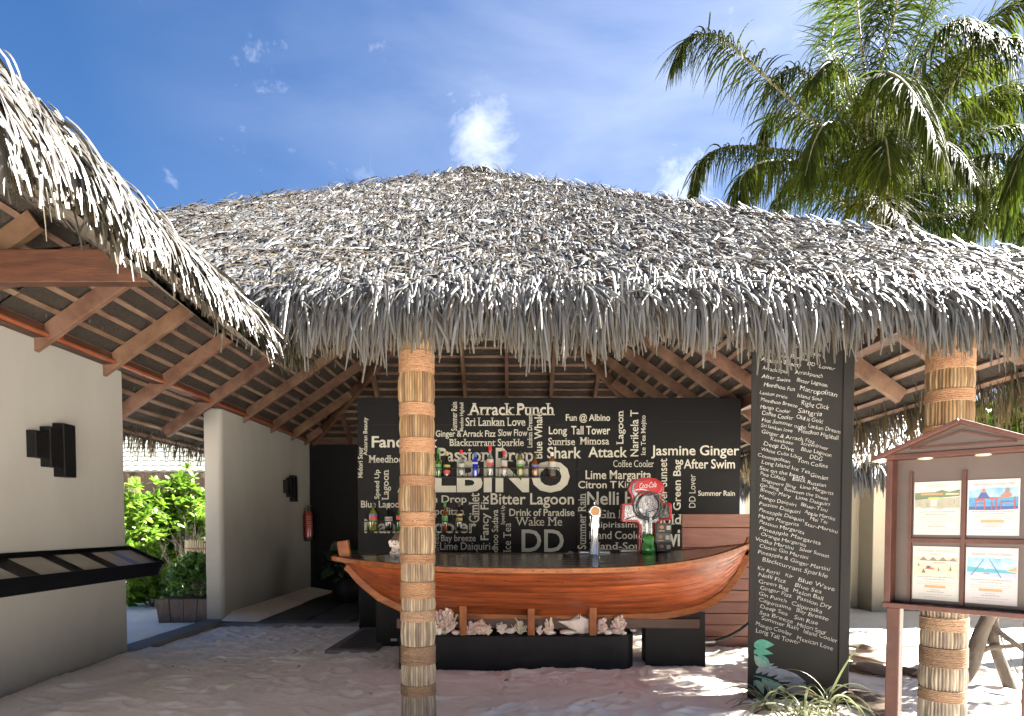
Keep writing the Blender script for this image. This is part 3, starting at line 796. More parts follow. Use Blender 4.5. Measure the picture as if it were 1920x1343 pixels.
def roof_blades(side, dens, parent_sets, keep=None, fan=0.85, seg=4):
    n0 = int(dens * 2 * (HW + TD) * (HW + TD + 1.5) * 1.2)
    d = rng.random(n0) * (HW + TD) - TD + .05
    lo, hi = (YF, YB) if side in ('left', 'right') else (XL, XR)
    a = lo - TD + rng.random(n0) * (hi - lo + 2 * TD)
    ok = (a > lo + d) & (a < hi - d)
    d, a = d[ok], a[ok]
    n = len(d)
    up = {'left': (-TM, 0, 1), 'right': (TM, 0, 1), 'front': (0, -TM, 1), 'back': (0, TM, 1)}[side]
    dn = {'left': (-1, 0, -TM), 'right': (1, 0, -TM), 'front': (0, -1, -TM), 'back': (0, 1, -TM)}[side]
    al = (0, 1, 0) if side in ('left', 'right') else (1, 0, 0)
    up, dn, al = norm(np.array(up, float)), norm(np.array(dn, float)), np.array(al, float)
    z = top_main(d) + rng.normal(0, .018, n) - .03
    if side == 'left': P = np.stack([XL + d, a, z], -1)
    elif side == 'right': P = np.stack([XR - d, a, z], -1)
    elif side == 'front': P = np.stack([a, YF + d, z], -1)
    else: P = np.stack([a, YB - d, z], -1)
    if keep is not None:
        k = keep(P); P, d, a = P[k], d[k], a[k]; n = len(d)
    mid = (lo + hi) / 2
    # courses fan outwards from the ridge towards the hips
    lat = fan * (a - mid) / (HW + TD) * np.clip(1.25 - .25 * d, .5, 1.3) + rng.normal(0, .20, n)
    lift = rng.uniform(.06, .42, n)
    D = dn[None] + al[None] * lat[:, None] + up[None] * lift[:, None]
    L = rng.uniform(.12, .29, n); W = rng.uniform(.010, .028, n)
    V, Q = strands(P, D, np.repeat(up[None], n, 0) + rng.normal(0, .24, (n, 3)), L, W, grav=rng.uniform(.3, 1.3, n), curl=rng.uniform(-.9, .1, n), seg=seg, arch=.34, side=rng.normal(0, .5, n))
    T = strand_tint(n, seg, GREY0, GREY1, .2, TAN, .06, (.22, .20, .165), .18)
    parent_sets.append((V, Q, T))
    # thin stray stems standing up
    ns = n // 9
    i = rng.integers(0, n, ns)
    D = dn[None] + al[None] * rng.normal(0, .8, (ns, 1)) + up[None] * rng.uniform(.3, 1.0, (ns, 1))
    V, Q = strands(P[i] + up * .03, D, np.repeat(up[None], ns, 0), rng.uniform(.08, .2, ns), rng.uniform(.006, .012, ns), grav=.3, seg=2)
    parent_sets.append((V, Q, strand_tint(ns, 2, (.20, .155, .10), (.36, .28, .18), .2)))


def keep_front(P):
    return P[:, 2] > wing_top(P[:, 0]) - .05


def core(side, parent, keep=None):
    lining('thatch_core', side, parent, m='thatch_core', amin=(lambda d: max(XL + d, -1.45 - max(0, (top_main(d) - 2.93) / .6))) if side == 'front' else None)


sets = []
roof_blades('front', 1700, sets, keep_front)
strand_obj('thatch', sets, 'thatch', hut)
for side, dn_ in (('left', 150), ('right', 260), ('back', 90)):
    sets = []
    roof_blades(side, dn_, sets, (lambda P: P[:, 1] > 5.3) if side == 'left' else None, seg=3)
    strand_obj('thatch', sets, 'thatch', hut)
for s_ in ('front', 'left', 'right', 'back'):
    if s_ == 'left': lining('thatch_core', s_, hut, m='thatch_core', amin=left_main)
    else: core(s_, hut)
# bundled ridge
sets = []
n = 1500
yy = rng.uniform(ridge0[1] - .25, ridge1[1] + .25, n); sg = rng.choice([-1, 1], n)
P = np.stack([XM + rng.normal(0, .12, n), yy, top_main(HW) - .10 + rng.normal(0.0, .02, n)], -1)
D = np.stack([sg * rng.uniform(.5, 1, n), rng.normal(-.2, .6, n), rng.normal(-.35, .25, n)], -1)
V, Q = strands(P, D, np.tile((0, 0, 1.0), (n, 1)) + rng.normal(0, .2, (n, 3)), rng.uniform(.12, .28, n), rng.uniform(.012, .03, n), grav=1.2, seg=3)
sets.append((V, Q, strand_tint(n, 3, GREY0, GREY1, .16, TAN, .15)))
# hips
for hx, hy in ((XL, YF), (XR, YF), (XL, YB), (XR, YB)):
    n = 1500
    t = rng.random(n)
    rx, ry = (ridge0 if hy < 9 else ridge1)
    ox, oy = hx + (-TD if hx < 0 else TD), hy + (-TD if hy < 9 else TD)
    P = np.stack([ox + (rx - ox) * t + rng.normal(0, .06, n), oy + (ry - oy) * t + rng.normal(0, .06, n), TZ + (top_main(HW) - TZ) * t + rng.normal(-.03, .02, n)], -1)
    if hx < 0 and hy < 9: P = P[P[:, 2] > wing_top(P[:, 0]) + .05]; n = len(P)
    D = np.stack([np.sign(ox - rx) * rng.uniform(.4, 1.2, n), np.sign(oy - ry) * rng.uniform(.4, 1.2, n), rng.uniform(-.8, -.2, n)], -1)
    V, Q = strands(P, D, np.tile((0, 0, 1.0), (n, 1)) + rng.normal(0, .3, (n, 3)), rng.uniform(.14, .28, n), rng.uniform(.012, .03, n), grav=.9, seg=3)
    sets.append((V, Q, strand_tint(n, 3, GREY0, GREY1, .16, TAN, .22)))
strand_obj('ridge_thatch', sets, 'thatch', hut)


def eave(side, a0, a1, per_m, layers, slant=0.0, seg=6, hang=(.15, .35), tip=TIP, tanp=.06, c0=(.14, .143, .152), c1=(.36, .37, .395)):
    out = []
    up = {'left': (-1, 0, 0), 'right': (1, 0, 0), 'front': (0, -1, 0), 'back': (0, 1, 0)}[side]
    o = np.array(up, float); al = np.array((0, 1.0, 0) if side in ('left', 'right') else (1.0, 0, 0))
    for li in range(layers):
        n = int((a1 - a0) * per_m)
        a = rng.uniform(a0, a1, n)
        q = li / max(1, layers - 1)
        d = -TD + rng.uniform(-.04, .10, n) + .24 * q * rng.random(n)
        z = TZ - .09 * (1 - q) + TM * (d + TD) + rng.normal(0, .03, n)
        P = np.stack({'left': [XL + d, a, z], 'right': [XR - d, a, z], 'front': [a, YF + d, z], 'back': [a, YB - d, z]}[side], -1)
        mid = ((YF + YB) / 2 if side in ('left', 'right') else XM)
        lat = slant + .30 * (a - mid) / 4.5 + rng.normal(0, .20, n)
        # neighbouring blades clump together
        lat += .22 * np.sin(a * 9.3 + li) + .15 * np.sin(a * 23.1 + 2 * li)
        D = o[None] * rng.uniform(.35, 1.0, (n, 1)) + al[None] * lat[:, None] + np.array([0, 0, -1.0]) * rng.uniform(.25, .9, (n, 1))
        L = rng.uniform(*hang, n) * (1 + .16 * np.sin(a * 5.1) + .10 * np.sin(a * 13.7)); W = rng.uniform(.009, .025, n)
        V, Q = strands(P, D, np.repeat((o * .8 + np.array([0, 0, .6]))[None], n, 0) + rng.normal(0, .4, (n, 3)), L, W, grav=rng.uniform(2.2, 5.0, n), curl=0, seg=seg, arch=.3,
                       side=rng.normal(0, .45, n), prof=lambda t: 1 - .55 * t)
        out.append((V, Q, strand_tint(n, seg, c0, c1, .15, TAN, tanp, tip, .45)))
    return out


strand_obj('eave_fringe', eave('front', -1.62, XR + TD, 200, 5), 'thatch', hut)
strand_obj('eave_fringe', eave('left', 5.2, YB + TD, 60, 3, tip=(.30, .21, .08), hang=(.20, .40), c0=(.10, .09, .065), c1=(.22, .20, .15)), 'thatch_backlit', hut)  # dark strands and golden tips put the backlit look into the tints
strand_obj('eave_fringe', eave('right', YF - TD, YB + TD, 70, 4, tip=(.40, .28, .10), hang=(.34, .58), c0=(.13, .115, .085), c1=(.30, .27, .21)), 'thatch_backlit', hut)  # right fringe likewise has backlight coloured into strands and tips
strand_obj('eave_fringe', eave('back', XL - TD, XR + TD, 40, 2), 'thatch', hut)

# --- wing thatch: a shaggy edge along a nearly straight eave
sets = []
def wing_edge(n, q):
    y = rng.uniform(.4, 3.95, n)
    return y, np.clip((y - 1.98) / 1.77, 0, 1)
for li in range(9):
    q = li / 8; n = 1250
    y, tt = wing_edge(n, q)
    x = wing_xe(y) + .04 - .30 * q ** 1.5 + rng.normal(0, .025, n); z = wing_zt(y) - .20 * (1 - q) * (1 - .45 * tt) + .15 * q * (1 - .6 * tt) + rng.normal(0, .02, n)
    D = np.stack([rng.uniform(.3, .8, n) + .35 * tt + .3 * q, rng.normal(-.02, .18, n) + .16 * np.sin(y * 17 + li) + .30 * tt, -rng.uniform(.2, .8, n) * (1 - .3 * tt)], -1)
    L = rng.uniform(.12, .27, n) * (1 - .18 * tt) * (1 + .18 * np.sin(y * 11) + .1 * np.sin(y * 29)); W = rng.uniform(.009, .024, n) * (1 - .1 * tt)
    V, Q = strands(np.stack([x, y, z], -1), D, np.tile((.8, 0, .6), (n, 1)) + rng.normal(0, .4, (n, 3)), L, W, grav=rng.uniform(1.2, 3.4, n) * (1 - .35 * tt), seg=6, arch=.3, side=rng.normal(0, .4, n), prof=lambda t: 1 - .5 * t)
    sets.append((V, Q, strand_tint(n, 6, (.06, .056, .046), (.165, .16, .145), .25, (.11, .082, .043), .32, (.105, .082, .04), .4)))
n = 420                                                   # stray brown tips along the top
y, tt = wing_edge(n, 1.0); x = wing_xe(y) - .08; z = wing_zt(y) + .02
D = np.stack([rng.uniform(-.2, 1, n), rng.normal(.2, .6, n), rng.uniform(-.2, .5, n)], -1)
V, Q = strands(np.stack([x - .2, y, z + .02], -1), D, np.tile((.3, 0, 1.0), (n, 1)), rng.uniform(.06, .16, n), rng.uniform(.006, .014, n), grav=.4, seg=3)
sets.append((V, Q, strand_tint(n, 3, (.24, .16, .10), (.42, .32, .2), .2)))
# upper face of the wing
n = 3600; u_ = rng.random(n); y = rng.uniform(.4, 4.0, n)
x = wing_xe(y) - .2 + (WR - wing_xe(y) + .2) * u_; z = wing_zt(y) - .02 + (3.88 - wing_zt(y)) * u_; y = y + 1.3 * u_ * np.maximum(0, y / 4)
ok = z > TZ + TM * (y - 3.7) - .02; x, y, z = x[ok], y[ok], z[ok]; n = len(x)
D = np.stack([np.ones(n), rng.normal(0, .3, n), -.6 + rng.uniform(0, .4, n)], -1)
V, Q = strands(np.stack([x, y, z], -1), D, np.tile((.5, 0, .85), (n, 1)), rng.uniform(.25, .42, n), rng.uniform(.025, .05, n), grav=.6, seg=3)
sets.append((V, Q, strand_tint(n, 3, GREY0, GREY1, .15, TAN, .12)))
strand_obj('thatch', sets, 'thatch', wing)


# ------------------------------------------------------------------ reed-clad posts (parts of the hut)
def reed_post(cx, cy, r0, z1, bands, pinch):
    nre, per = 40, 4
    nt = nre * per; nz = 110
    th = np.arange(nt) / nt * 2 * np.pi
    zs = np.linspace(0, z1, nz)
    reed_h = rng.uniform(.6, 1.0, nre)
    V = np.zeros((nz, nt, 3)); T = np.zeros((nz, nt, 3))
    base = rng.uniform(0, 1, (nre, 1)); cols = np.array([(.52, .33, .16), (.41, .24, .105), (.58, .41, .23), (.47, .29, .13), (.30, .17, .08)])
    edges = sorted([(a + b_) / 2 for a, b_ in bands])
    segid = np.searchsorted(edges, zs)
    pick = rng.integers(0, 5, (len(edges) + 1, nre)); jit = rng.normal(0, .005, (len(edges) + 1, nre)); ph = rng.uniform(-.5, .5, len(edges) + 1)
    prof = np.abs(np.sin(np.arange(per) / per * np.pi))
    for i, z in enumerate(zs):
        dmin = min([max(a - z, z - b_, 0) for a, b_ in bands] or [1])
        bulge = pinch * (1 - math.exp(-dmin / .05))
        k = segid[i]
        rr = r0 + bulge + (np.tile(prof, nre) * .010 - .004) + np.repeat(jit[k], per) * min(1, dmin / .05 + .2)
        V[i, :, 0] = cx + rr * np.cos(th + .02 * ph[k]); V[i, :, 1] = cy + rr * np.sin(th + .02 * ph[k]); V[i, :, 2] = z
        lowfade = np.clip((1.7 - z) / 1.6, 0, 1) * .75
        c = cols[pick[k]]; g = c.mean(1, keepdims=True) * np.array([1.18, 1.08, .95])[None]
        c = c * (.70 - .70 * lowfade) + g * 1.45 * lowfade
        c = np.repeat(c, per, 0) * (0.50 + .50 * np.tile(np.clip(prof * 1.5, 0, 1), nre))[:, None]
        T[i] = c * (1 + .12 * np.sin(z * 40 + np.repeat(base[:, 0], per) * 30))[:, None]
    i = np.arange(nz - 1)[:, None] * nt + np.arange(nt)[None]
    j = np.arange(nz - 1)[:, None] * nt + (np.arange(nt)[None] + 1) % nt
    Q = np.stack([i, j, j + nt, i + nt], -1).reshape(-1, 4)
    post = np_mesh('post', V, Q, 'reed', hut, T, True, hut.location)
    for a, b_ in bands:
        bm = MB(); nc = max(3, int((b_ - a) / .011)); prof_ = []
        for c in range(nc):
            for s in range(3):
                f = (c + s / 3) / nc
                prof_.append((r0 + .010 + .0045 * math.sin(math.pi * s / 3 + .3) + random.uniform(-.001, .001), a + (b_ - a) * f))
        prof_ = [(r0 - .004, a)] + prof_ + [(r0 + .009, b_), (r0 - .004, b_)]
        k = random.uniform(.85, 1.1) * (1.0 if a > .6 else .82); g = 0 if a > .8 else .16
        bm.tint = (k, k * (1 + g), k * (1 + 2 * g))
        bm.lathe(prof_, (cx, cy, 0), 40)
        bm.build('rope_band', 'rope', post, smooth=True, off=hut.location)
    return post


def bands_px(px, Y, lst):
    return [tuple(sorted((at(px, a, Y).z, at(px, b_, Y).z))) for a, b_ in lst]


PL = at(783, 1000, 4.6); PR = at(1774, 1000, 4.62)
reed_post(PL.x, 4.6, .113, 3.2, bands_px(783, 4.6, [(663, 702), (759, 782), (823, 851), (893, 912), (960, 988), (1038, 1056), (1089, 1120), (1143, 1163), (1208, 1243), (1280, 1300)]), .007)
reed_post(PR.x, 4.62, .139, 3.2, bands_px(1774, 4.62, [(661, 697), (734, 757), (800, 826), (870, 890), (940, 965), (1030, 1050), (1090, 1110), (1155, 1180), (1211, 1247), (1288, 1310)]), .006)

# ------------------------------------------------------------------ walls
w1 = MB(); w1.lo((-4.55, wing_y0, -.1), (-4.3, 7.12, 3.165)); w1 = w1.build('white_wall', 'plaster', bevel=.015)
tag(w1, 'white plastered wall holding the sloped black menu shelf', 'wall')
b = MB(); r_ = .07
pts = [(-4.5, 9.4)] + [(-4.25 - r_ + r_ * math.sin(a), 9.4 + r_ - r_ * math.cos(a)) for a in [R(15 * i) for i in range(7)]] + [(-4.25, YB), (-4.5, YB)]
b.prism(pts, (0, 0, -.1), (1, 0, 0), (0, 1, 0), (0, 0, 3.262))
tag(b.build('white_wall', 'plaster', smooth=True), 'white plastered wall with rounded end behind the red fire extinguisher', 'wall')
rw = thing('black_rear_wall', (-3, YB - .1, 0), 'black rear wall with a flush door in the dark corner beyond the bar', 'wall')
b = MB(); b.lo((XL + .002, YB - .12, -.1), (XR, YB - .02, 3.135)); b.build('wall_panel', 'black_paint', rw)
b = MB(); b.lo((-3.75, YB - .15, .06), (-2.85, YB - .121, 2.1)); b.lo((-2.97, YB - .19, 1.0), (-2.93, YB - .151, 1.12)); b.build('door', 'black_paint', rw, bevel=.006)

YW = 9.0
fw = thing('black_feature_wall', (.5, YW, 0), 'black bar back wall covered with cream cocktail names', 'wall')
xl, xr = at(670, 800, YW).x, 3.2
zt = at(900, 746, YW).z
b = MB(); b.lo((xl, YW, -.05), (xr, YW + .18, zt)); b.build('wall_panel', 'black_paint', fw, bevel=.006)
h0, h1 = at(1083, 860, YW), at(1231, 1045, YW)
b = MB(); b.lo((h0.x, YW - .016, h1.z), (h1.x, YW - .001, h0.z)); b.build('hatch_panel', 'black_paint', fw, bevel=.004)
b = MB()
for (x0, x1, y) in ((700, 1060, 797), (1235, 1350, 791), (1090, 1400, 1000)):
    p, q = at(x0, y, YW), at(x1, y, YW); b.lo((p.x, YW - .0015, p.z), (q.x, YW + .01, p.z + .006))
b.build('panel_seam', 'sconce_black', fw)
for t, (x0, y0, x1, y1), vert, w, s in WALL_TEXT:
    hatch = 1083 <= x0 and x1 <= 1231 and y0 > 860
    Yt = YW - (.021 if hatch else .005)
    if vert:
        o, u, v = at(x1, y1, Yt), at(x1, y0, Yt), at(x0, y1, Yt)
    else:
        o, u, v = at(x0, y1, Yt), at(x1, y1, Yt), at(x0, y0, Yt)
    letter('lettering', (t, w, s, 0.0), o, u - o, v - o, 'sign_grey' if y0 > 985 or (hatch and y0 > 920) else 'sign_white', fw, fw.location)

ws = thing('plank_screen', (2.4, 7.6, 0), 'red brown horizontal plank screen behind the boat bow', 'screen')
zz = 0.0
while zz < 1.5:
    hgt = .138 if zz < .85 else .235
    b = MB(); b.tint = tints(); b.lo((2.02, 7.6, zz + .008), (3.25, 7.63, min(1.6, zz + hgt))); b.build('plank', 'screen_wood', ws, bevel=.004)
    zz += hgt
b = MB(); b.lo((2.05, 7.635, 0), (3.2, 7.66, 1.5)); b.build('backing', 'black_paint', ws)

# ------------------------------------------------------------------ floors, steps
b = MB(); b.lo((-4.24, 9.25, -.05), (xl + .02, YB - .15, .055)); b = b.build('tile_floor', 'tile', bevel=.01); tag(b, 'raised dark tiled floor', None, None, 'structure')
b = MB()
for (x0, x1) in ((-3.70, -3.02), (-3.0, -2.36)):
    for k in range(3): b.lo((x0, 9.33 + k * 1.35, .05), (x1, 9.33 + k * 1.35 + 1.335, .066))
tag(b.build('floor_tiles', 'tile', bevel=.003), 'dark grey stone floor tiles', None, None, 'structure')
# drifted sand on the floor along the wall
xs = np.linspace(-4.249, -3.62, 16); ys = np.linspace(9.27, 13.4, 40); X, Y = np.meshgrid(xs, ys)
Z = .058 + .10 * np.clip(1 - (X + 4.25) / (.55 * (1 - .12 * np.sin(Y * 1.7))), -.4, 1) * np.clip((Y - 9.2) / .5, 0, 1) - .004
i = np.arange(39)[:, None] * 16 + np.arange(15)[None]
tag(np_mesh('sand_drift', np.stack([X, Y, Z], -1), np.stack([i, i + 1, i + 17, i + 16], -1), 'sand'), 'sand drift along the wall foot', None, None, 'structure')
b = MB(); b.lo((-4.52, 7.13, -.05), (-4.22, 9.39, .075)); tag(b.build('door_sill', 'concrete', bevel=.012), 'grey concrete sill in the doorway', None, None, 'structure')
b = MB(); b.lo((-4.22, 9.16, -.05), (xl, 9.249, .05)); tag(b.build('floor_kerb', 'concrete', bevel=.012), 'grey concrete kerb of the tiled floor', None, None, 'structure')
g0 = on_ground(608, 1225)
dm = thing('doormat', (-1.9, 8.0, 0), 'brown coir doormat on a grey slab beside the bar', 'mat')
b = MB(); b.prism([(g0.x, 7.32), (-1.55, 7.32), (-1.55, 8.9), (-2.1, 8.9)], (0, 0, -.02), (1, 0, 0), (0, 1, 0), (0, 0, .055)); b.build('slab', 'concrete', dm, bevel=.008)
b = MB(); b.prism([(g0.x + .14, 7.4), (-1.56, 7.4), (-1.56, 8.7), (-2.02, 8.7)], (0, 0, .036), (1, 0, 0), (0, 1, 0), (0, 0, .018)); b.build('mat_pad', 'doormat', dm)
p0, p1 = at(705, 1215, 7.66), at(830, 1100, 7.66)
b = MB(); b.lo((p0.x, 7.66, -.03), (p0.x + 2.0, 7.9, 1.03)); 
bc = thing('bar_counter_base', (p0.x, 7.7, 0), 'black bar counter base under the stern of the boat', 'counter')
b.build('panel', 'black_render', bc, bevel=.01)
b = MB(); q = at(738, 1200, 7.65); b.lo((q.x - .035, 7.648, q.z - .015), (q.x + .04, 7.6599, q.z + .015)); b.build('maker_plate', 'label_white', bc)

# ------------------------------------------------------------------ boat bar
BY = 6.65
BX0, BX1 = -1.84, 2.46
KX = [-1.84, -1.74, -1.68, -1.58, -1.38, -1.13, -.6, .3, 1.2, 1.6, 1.9, 2.06, 2.2, 2.36, 2.46]
KZ = [1.12, 1.07, 1.02, .90, .73, .61, .54, .515, .525, .545, .605, .67, .77, .98, 1.22]
boat = thing('boat_bar', (.3, BY, 0), 'varnished wooden boat turned into a bar counter', 'boat')


def b_u(x): return (x - .30) / 2.16
def b_half(x): return max(.012, .86 * (1 - abs(b_u(x)) ** 2.3))
def b_sheer(x):
    u = b_u(x); return 1.075 + (.065 * abs(u) ** 2.5 if u < 0 else .20 * u ** 3)
def b_keel(x): return min(float(np.interp(x, KX, KZ)), b_sheer(x) - .02)


def hull_pt(x, s, sd):
    b_, g, k = b_half(x), b_sheer(x), b_keel(x)
    a = s * math.pi / 2
    e = min(1.0, b_ / .5)                       # full amidships, finer towards the ends
    return (x, BY - sd * b_ * (s ** 1.05 + .16 * e * math.sin(math.pi * s)), k + (g - k) * s ** .84)


nx, rows = 90, 8
V, Q, T = [], [], []
r2 = np.random.default_rng(11)
for sd in (1, -1):
    for r in range(rows):
        cuts = sorted(r2.uniform(BX0, BX1, 3)); tone = r2.uniform(.62, 1.12, 4)
        base = len(V)
        for i in range(nx + 1):
            x = BX0 + (BX1 - BX0) * i / nx
            k = tone[int(np.searchsorted(cuts, x))]
            for j, s in enumerate((r / rows, r / rows + .009, (r + .5) / rows, (r + 1) / rows - .009, (r + 1) / rows)):
                p = Vector(hull_pt(x, s, sd))
                if j in (1, 2, 3): p += Vector((0, -sd * .004, 0))
                V.append(p); c = .34 * k if j in (0, 4) else k
                T.append((c, c, c))
        for i in range(nx):
            for j in range(4):
                a = base + i * 5 + j; q = (a, a + 5, a + 6, a + 1); Q.append(q if sd > 0 else q[::-1])
np_mesh('hull', np.array([tuple(v) for v in V]), np.array(Q), 'hull_wood', boat, np.array(T), True, boat.location)
for sd in (1, -1):                                       # gunwale rims
    V, f = [], []
    nn = 80
    for i in range(nn + 1):
        x = BX0 - .02 + (BX1 - BX0 + .03) * i / nn
        b_ = b_half(x); z = b_sheer(x) + (0 if sd > 0 else .052 * min(1, b_ / .6))
        y = BY - sd * b_
        for dy, dz in ((-.035, -.035), (-.035, .014), (.06, .014), (.06, -.035)):
            V.append((x, y + sd * dy, z + dz))
    for i in range(nn):
        for j in range(4):
            a, c = i * 4 + j, i * 4 + (j + 1) % 4
            f.append((a, c, c + 4, a + 4) if sd < 0 else (a, a + 4, c + 4, c))
    f += [(0, 1, 2, 3), tuple(nn * 4 + k for k in (3, 2, 1, 0))]
    MB().add(V, f).build('gunwale', 'rim_wood', boat, bevel=.005)
b = MB()                                                 # caulked nail heads along the rim
for i in range(30):
    x = -1.5 + i * .128 + random.uniform(-.03, .03)
    b.sphere((x, BY - b_half(x) - .034, b_sheer(x) - .010 + random.uniform(-.008, .008)), (random.uniform(.008, .02), .004, .006), 8, 4)
    if i % 2: b.sphere((x + .05, BY - b_half(x + .05) * .975 - .004, b_sheer(x) - .09 - random.uniform(0, .05)), (.010, .005, .005), 8, 4)
b.build('nail_heads', 'black_plastic', boat, smooth=True)
# deck boards
nd = 7
V, f = [], []
nn = 60
for k in range(nd):
    base = len(V)
    for i in range(nn + 1):
        x = BX0 + .03 + (BX1 - BX0 - .07) * i / nn; b_ = b_half(x) - .015
        for e in (0, 1):
            t = (k + (.02 if e == 0 else .98)) / nd
            y = BY - b_ + 2 * b_ * t
            V.append((x, y, b_sheer(x) + .012 + .052 * t * min(1, b_ / .6)))
    for i in range(nn):
        a = base + i * 2; f.append((a, a + 2, a + 3, a + 1))
MB().add(V, f).build('deck', 'deck_wood', boat)
V, f = [], []                                            # dark underside of the deck closes the gaps
for i in range(nn + 1):
    x = BX0 + .03 + (BX1 - BX0 - .07) * i / nn; b_ = b_half(x) - .01
    V += [(x, BY - b_, b_sheer(x) + .004), (x, BY + b_, b_sheer(x) + .05 * min(1, b_ / .6))]
for i in range(nn): f.append((i * 2, i * 2 + 2, i * 2 + 3, i * 2 + 1))
MB().add(V, f).build('deck_base', 'black_plastic', boat)
b = MB()                                                 # keel and stems
for seq, w in (([(x, b_keel(x) - .012) for x in (-1.72, -1.68, -1.63, -1.58, -1.48, -1.38, -1.25, -1.13, -.6, .3, 1.2, 1.6, 1.9, 2.05, 2.2, 2.29, 2.36, 2.42, 2.46)], .055),):
    for (xa, za), (xb, zb) in zip(seq[:-1], seq[1:]):
        d = (Vector((xb, 0, zb)) - Vector((xa, 0, za))).normalized() * .006
        b.bar((xa - d.x, BY, za - d.z), (xb + d.x, BY, zb + d.z), w, .075)
b.build('keel', 'rim_wood', boat, bevel=.008)
b = MB(); a_, c_ = at(640, 1034, BY), at(634, 1014, BY)
b.bar((a_.x + .05, BY, a_.z - .1), (c_.x + .05, BY, c_.z), .06, .12, (1, 0, 0)); b.build('stem_post', 'rim_wood', boat, bevel=.006)
b = MB(); b.bar((2.42, BY, 1.16), (2.475, BY, 1.345), .055, .06, (1, 0, 0)); b.build('stem_post', 'rim_wood', boat, bevel=.006)
b = MB(); b.lo((-1.2, BY - .03, .40), (1.95, BY + .03, .50)); b.build('keel_beam', 'plate_wood', boat, bevel=.006)
for x in (868, 996, 1112):
    p = at(x, 1184, 6.47)
    b = MB(); b.lo((p.x - .036, 6.475, .352), (p.x + .036, 6.535, .68 if x > 900 else .71)); b.tint = (1, 1, 1); b.build('support_post', 'support_wood', boat, bevel=.005)

# plinth with rounded end
pa = on_ground(1000, 1258, -.01)
b = MB(); PX0, PX1, PY0, PY1 = -1.15, 1.28, 6.47, 7.15
rr = .30; pts = [(PX0, PY0), (PX1 - rr, PY0)] + [(PX1 - rr + rr * math.sin(a), PY0 + rr - rr * math.cos(a)) for a in [R(10 * i) for i in range(1, 10)]] + [(PX1, PY1), (PX0, PY1)]
b.prism(pts, (0, 0, -.1), (1, 0, 0), (0, 1, 0), (0, 0, .45))
o = b.build('plinth', 'black_render', smooth=True, bevel=.012); tag(o, 'low black rendered plinth with rounded end carrying corals and the boat', 'plinth')
PZ = .35

# black box leaning beside the plinth
bx = thing('black_box', (1.72, 6.85, 0), 'black box panel standing on the sand right of the plinth', 'box', rz=R(-4))
b = LB(); b.box((0, 0, .275), (.60, .34, .56), Matrix.Rotation(R(-4), 3, 'X')); b.build('body', 'board_black', bx, bevel=.01)
b = LB(); b.box((0, -.19, .285), (.62, .016, .575), Matrix.Rotation(R(-4), 3, 'X')); b.build('front_panel', 'board_black', bx, bevel=.004)
b = MB(); pts = [on_plane(px, py, Vector((0, 7.45, 0)), Vector((0, 1, 0))) for px, py in ((1300, 1204), (1340, 1203), (1365, 1195), (1388, 1182), (1410, 1165), (1440, 1130))]
b.tube(pts[1:], .022, 10); hs = thing('hose', pts[1], 'black hose with a grey end curving in front of the plank screen', 'hose')
b.build('hose_line', 'rubber', hs, smooth=True); b = MB(); b.tube(pts[:2], .026, 10); b.build('hose_end', 'steel', hs, smooth=True)

# ------------------------------------------------------------------ corals and shells on the plinth
def coral(px, py, w, h, kind, tint, label, branch=60, Y=6.57):
    p = at(px, py, Y); p.z = PZ - .005
    root = (p.x, Y, PZ)
    b = MB(); r = random.Random(int(px))
    for i in range(branch):
        b.tint = tuple(t * r.uniform(.82, 1.08) for t in tint)
        a = r.uniform(0, 2 * math.pi); e = r.uniform(.1, 1.45); L = r.uniform(.55, 1.0)
        tip = Vector((math.cos(a) * math.cos(e) * w / 2 * L, math.sin(a) * math.cos(e) * min(w, .3) * .34 * L, math.sin(e) * h * L))
        o = Vector(root)
        if kind == 'bush':
            mid = tip * .6 + Vector((r.uniform(-1, 1), r.uniform(-1, 1), r.uniform(-1, 1))) * .02
            b.tube([o + tip * .1, o + mid, o + tip], [.012, .011, .009], 6)
            b.sphere(o + tip, (.016, .015, .016), 7, 5, jit=.5)
            b.sphere(o + mid, .014, 6, 4, jit=.5)
        elif kind == 'knob':
            b.sphere(o + tip * .85 + Vector((0, 0, .01)), r.uniform(.016, .026), 8, 6, jit=.45)
            b.sphere(o + tip * .5 + Vector((0, 0, .015)), r.uniform(.018, .03), 8, 6, jit=.45)
        elif kind == 'twig':
            mid = tip * .55 + Vector((0, 0, .015))
            b.tube([o, o + mid, o + tip], [.009, .007, .004], 6)
            for _ in range(2):
                q = mid + (tip - mid) * r.random(); b.tube([o + q, o + q + Vector((r.uniform(-.03, .03), r.uniform(-.02, .02), r.uniform(.005, .035)))], [.006, .0035], 5)
        elif kind == 'fan':
            b.tube([o, o + Vector((tip.x * .5, tip.y, tip.z * .6)), o + tip], [.026, .022, .010], 7)
    o = b.build('coral', 'coral', smooth=True)
    o.location = root; o.data.transform(Matrix.Translation(-Vector(root)))
    return tag(o, label, 'coral', 'corals and shells on the plinth')


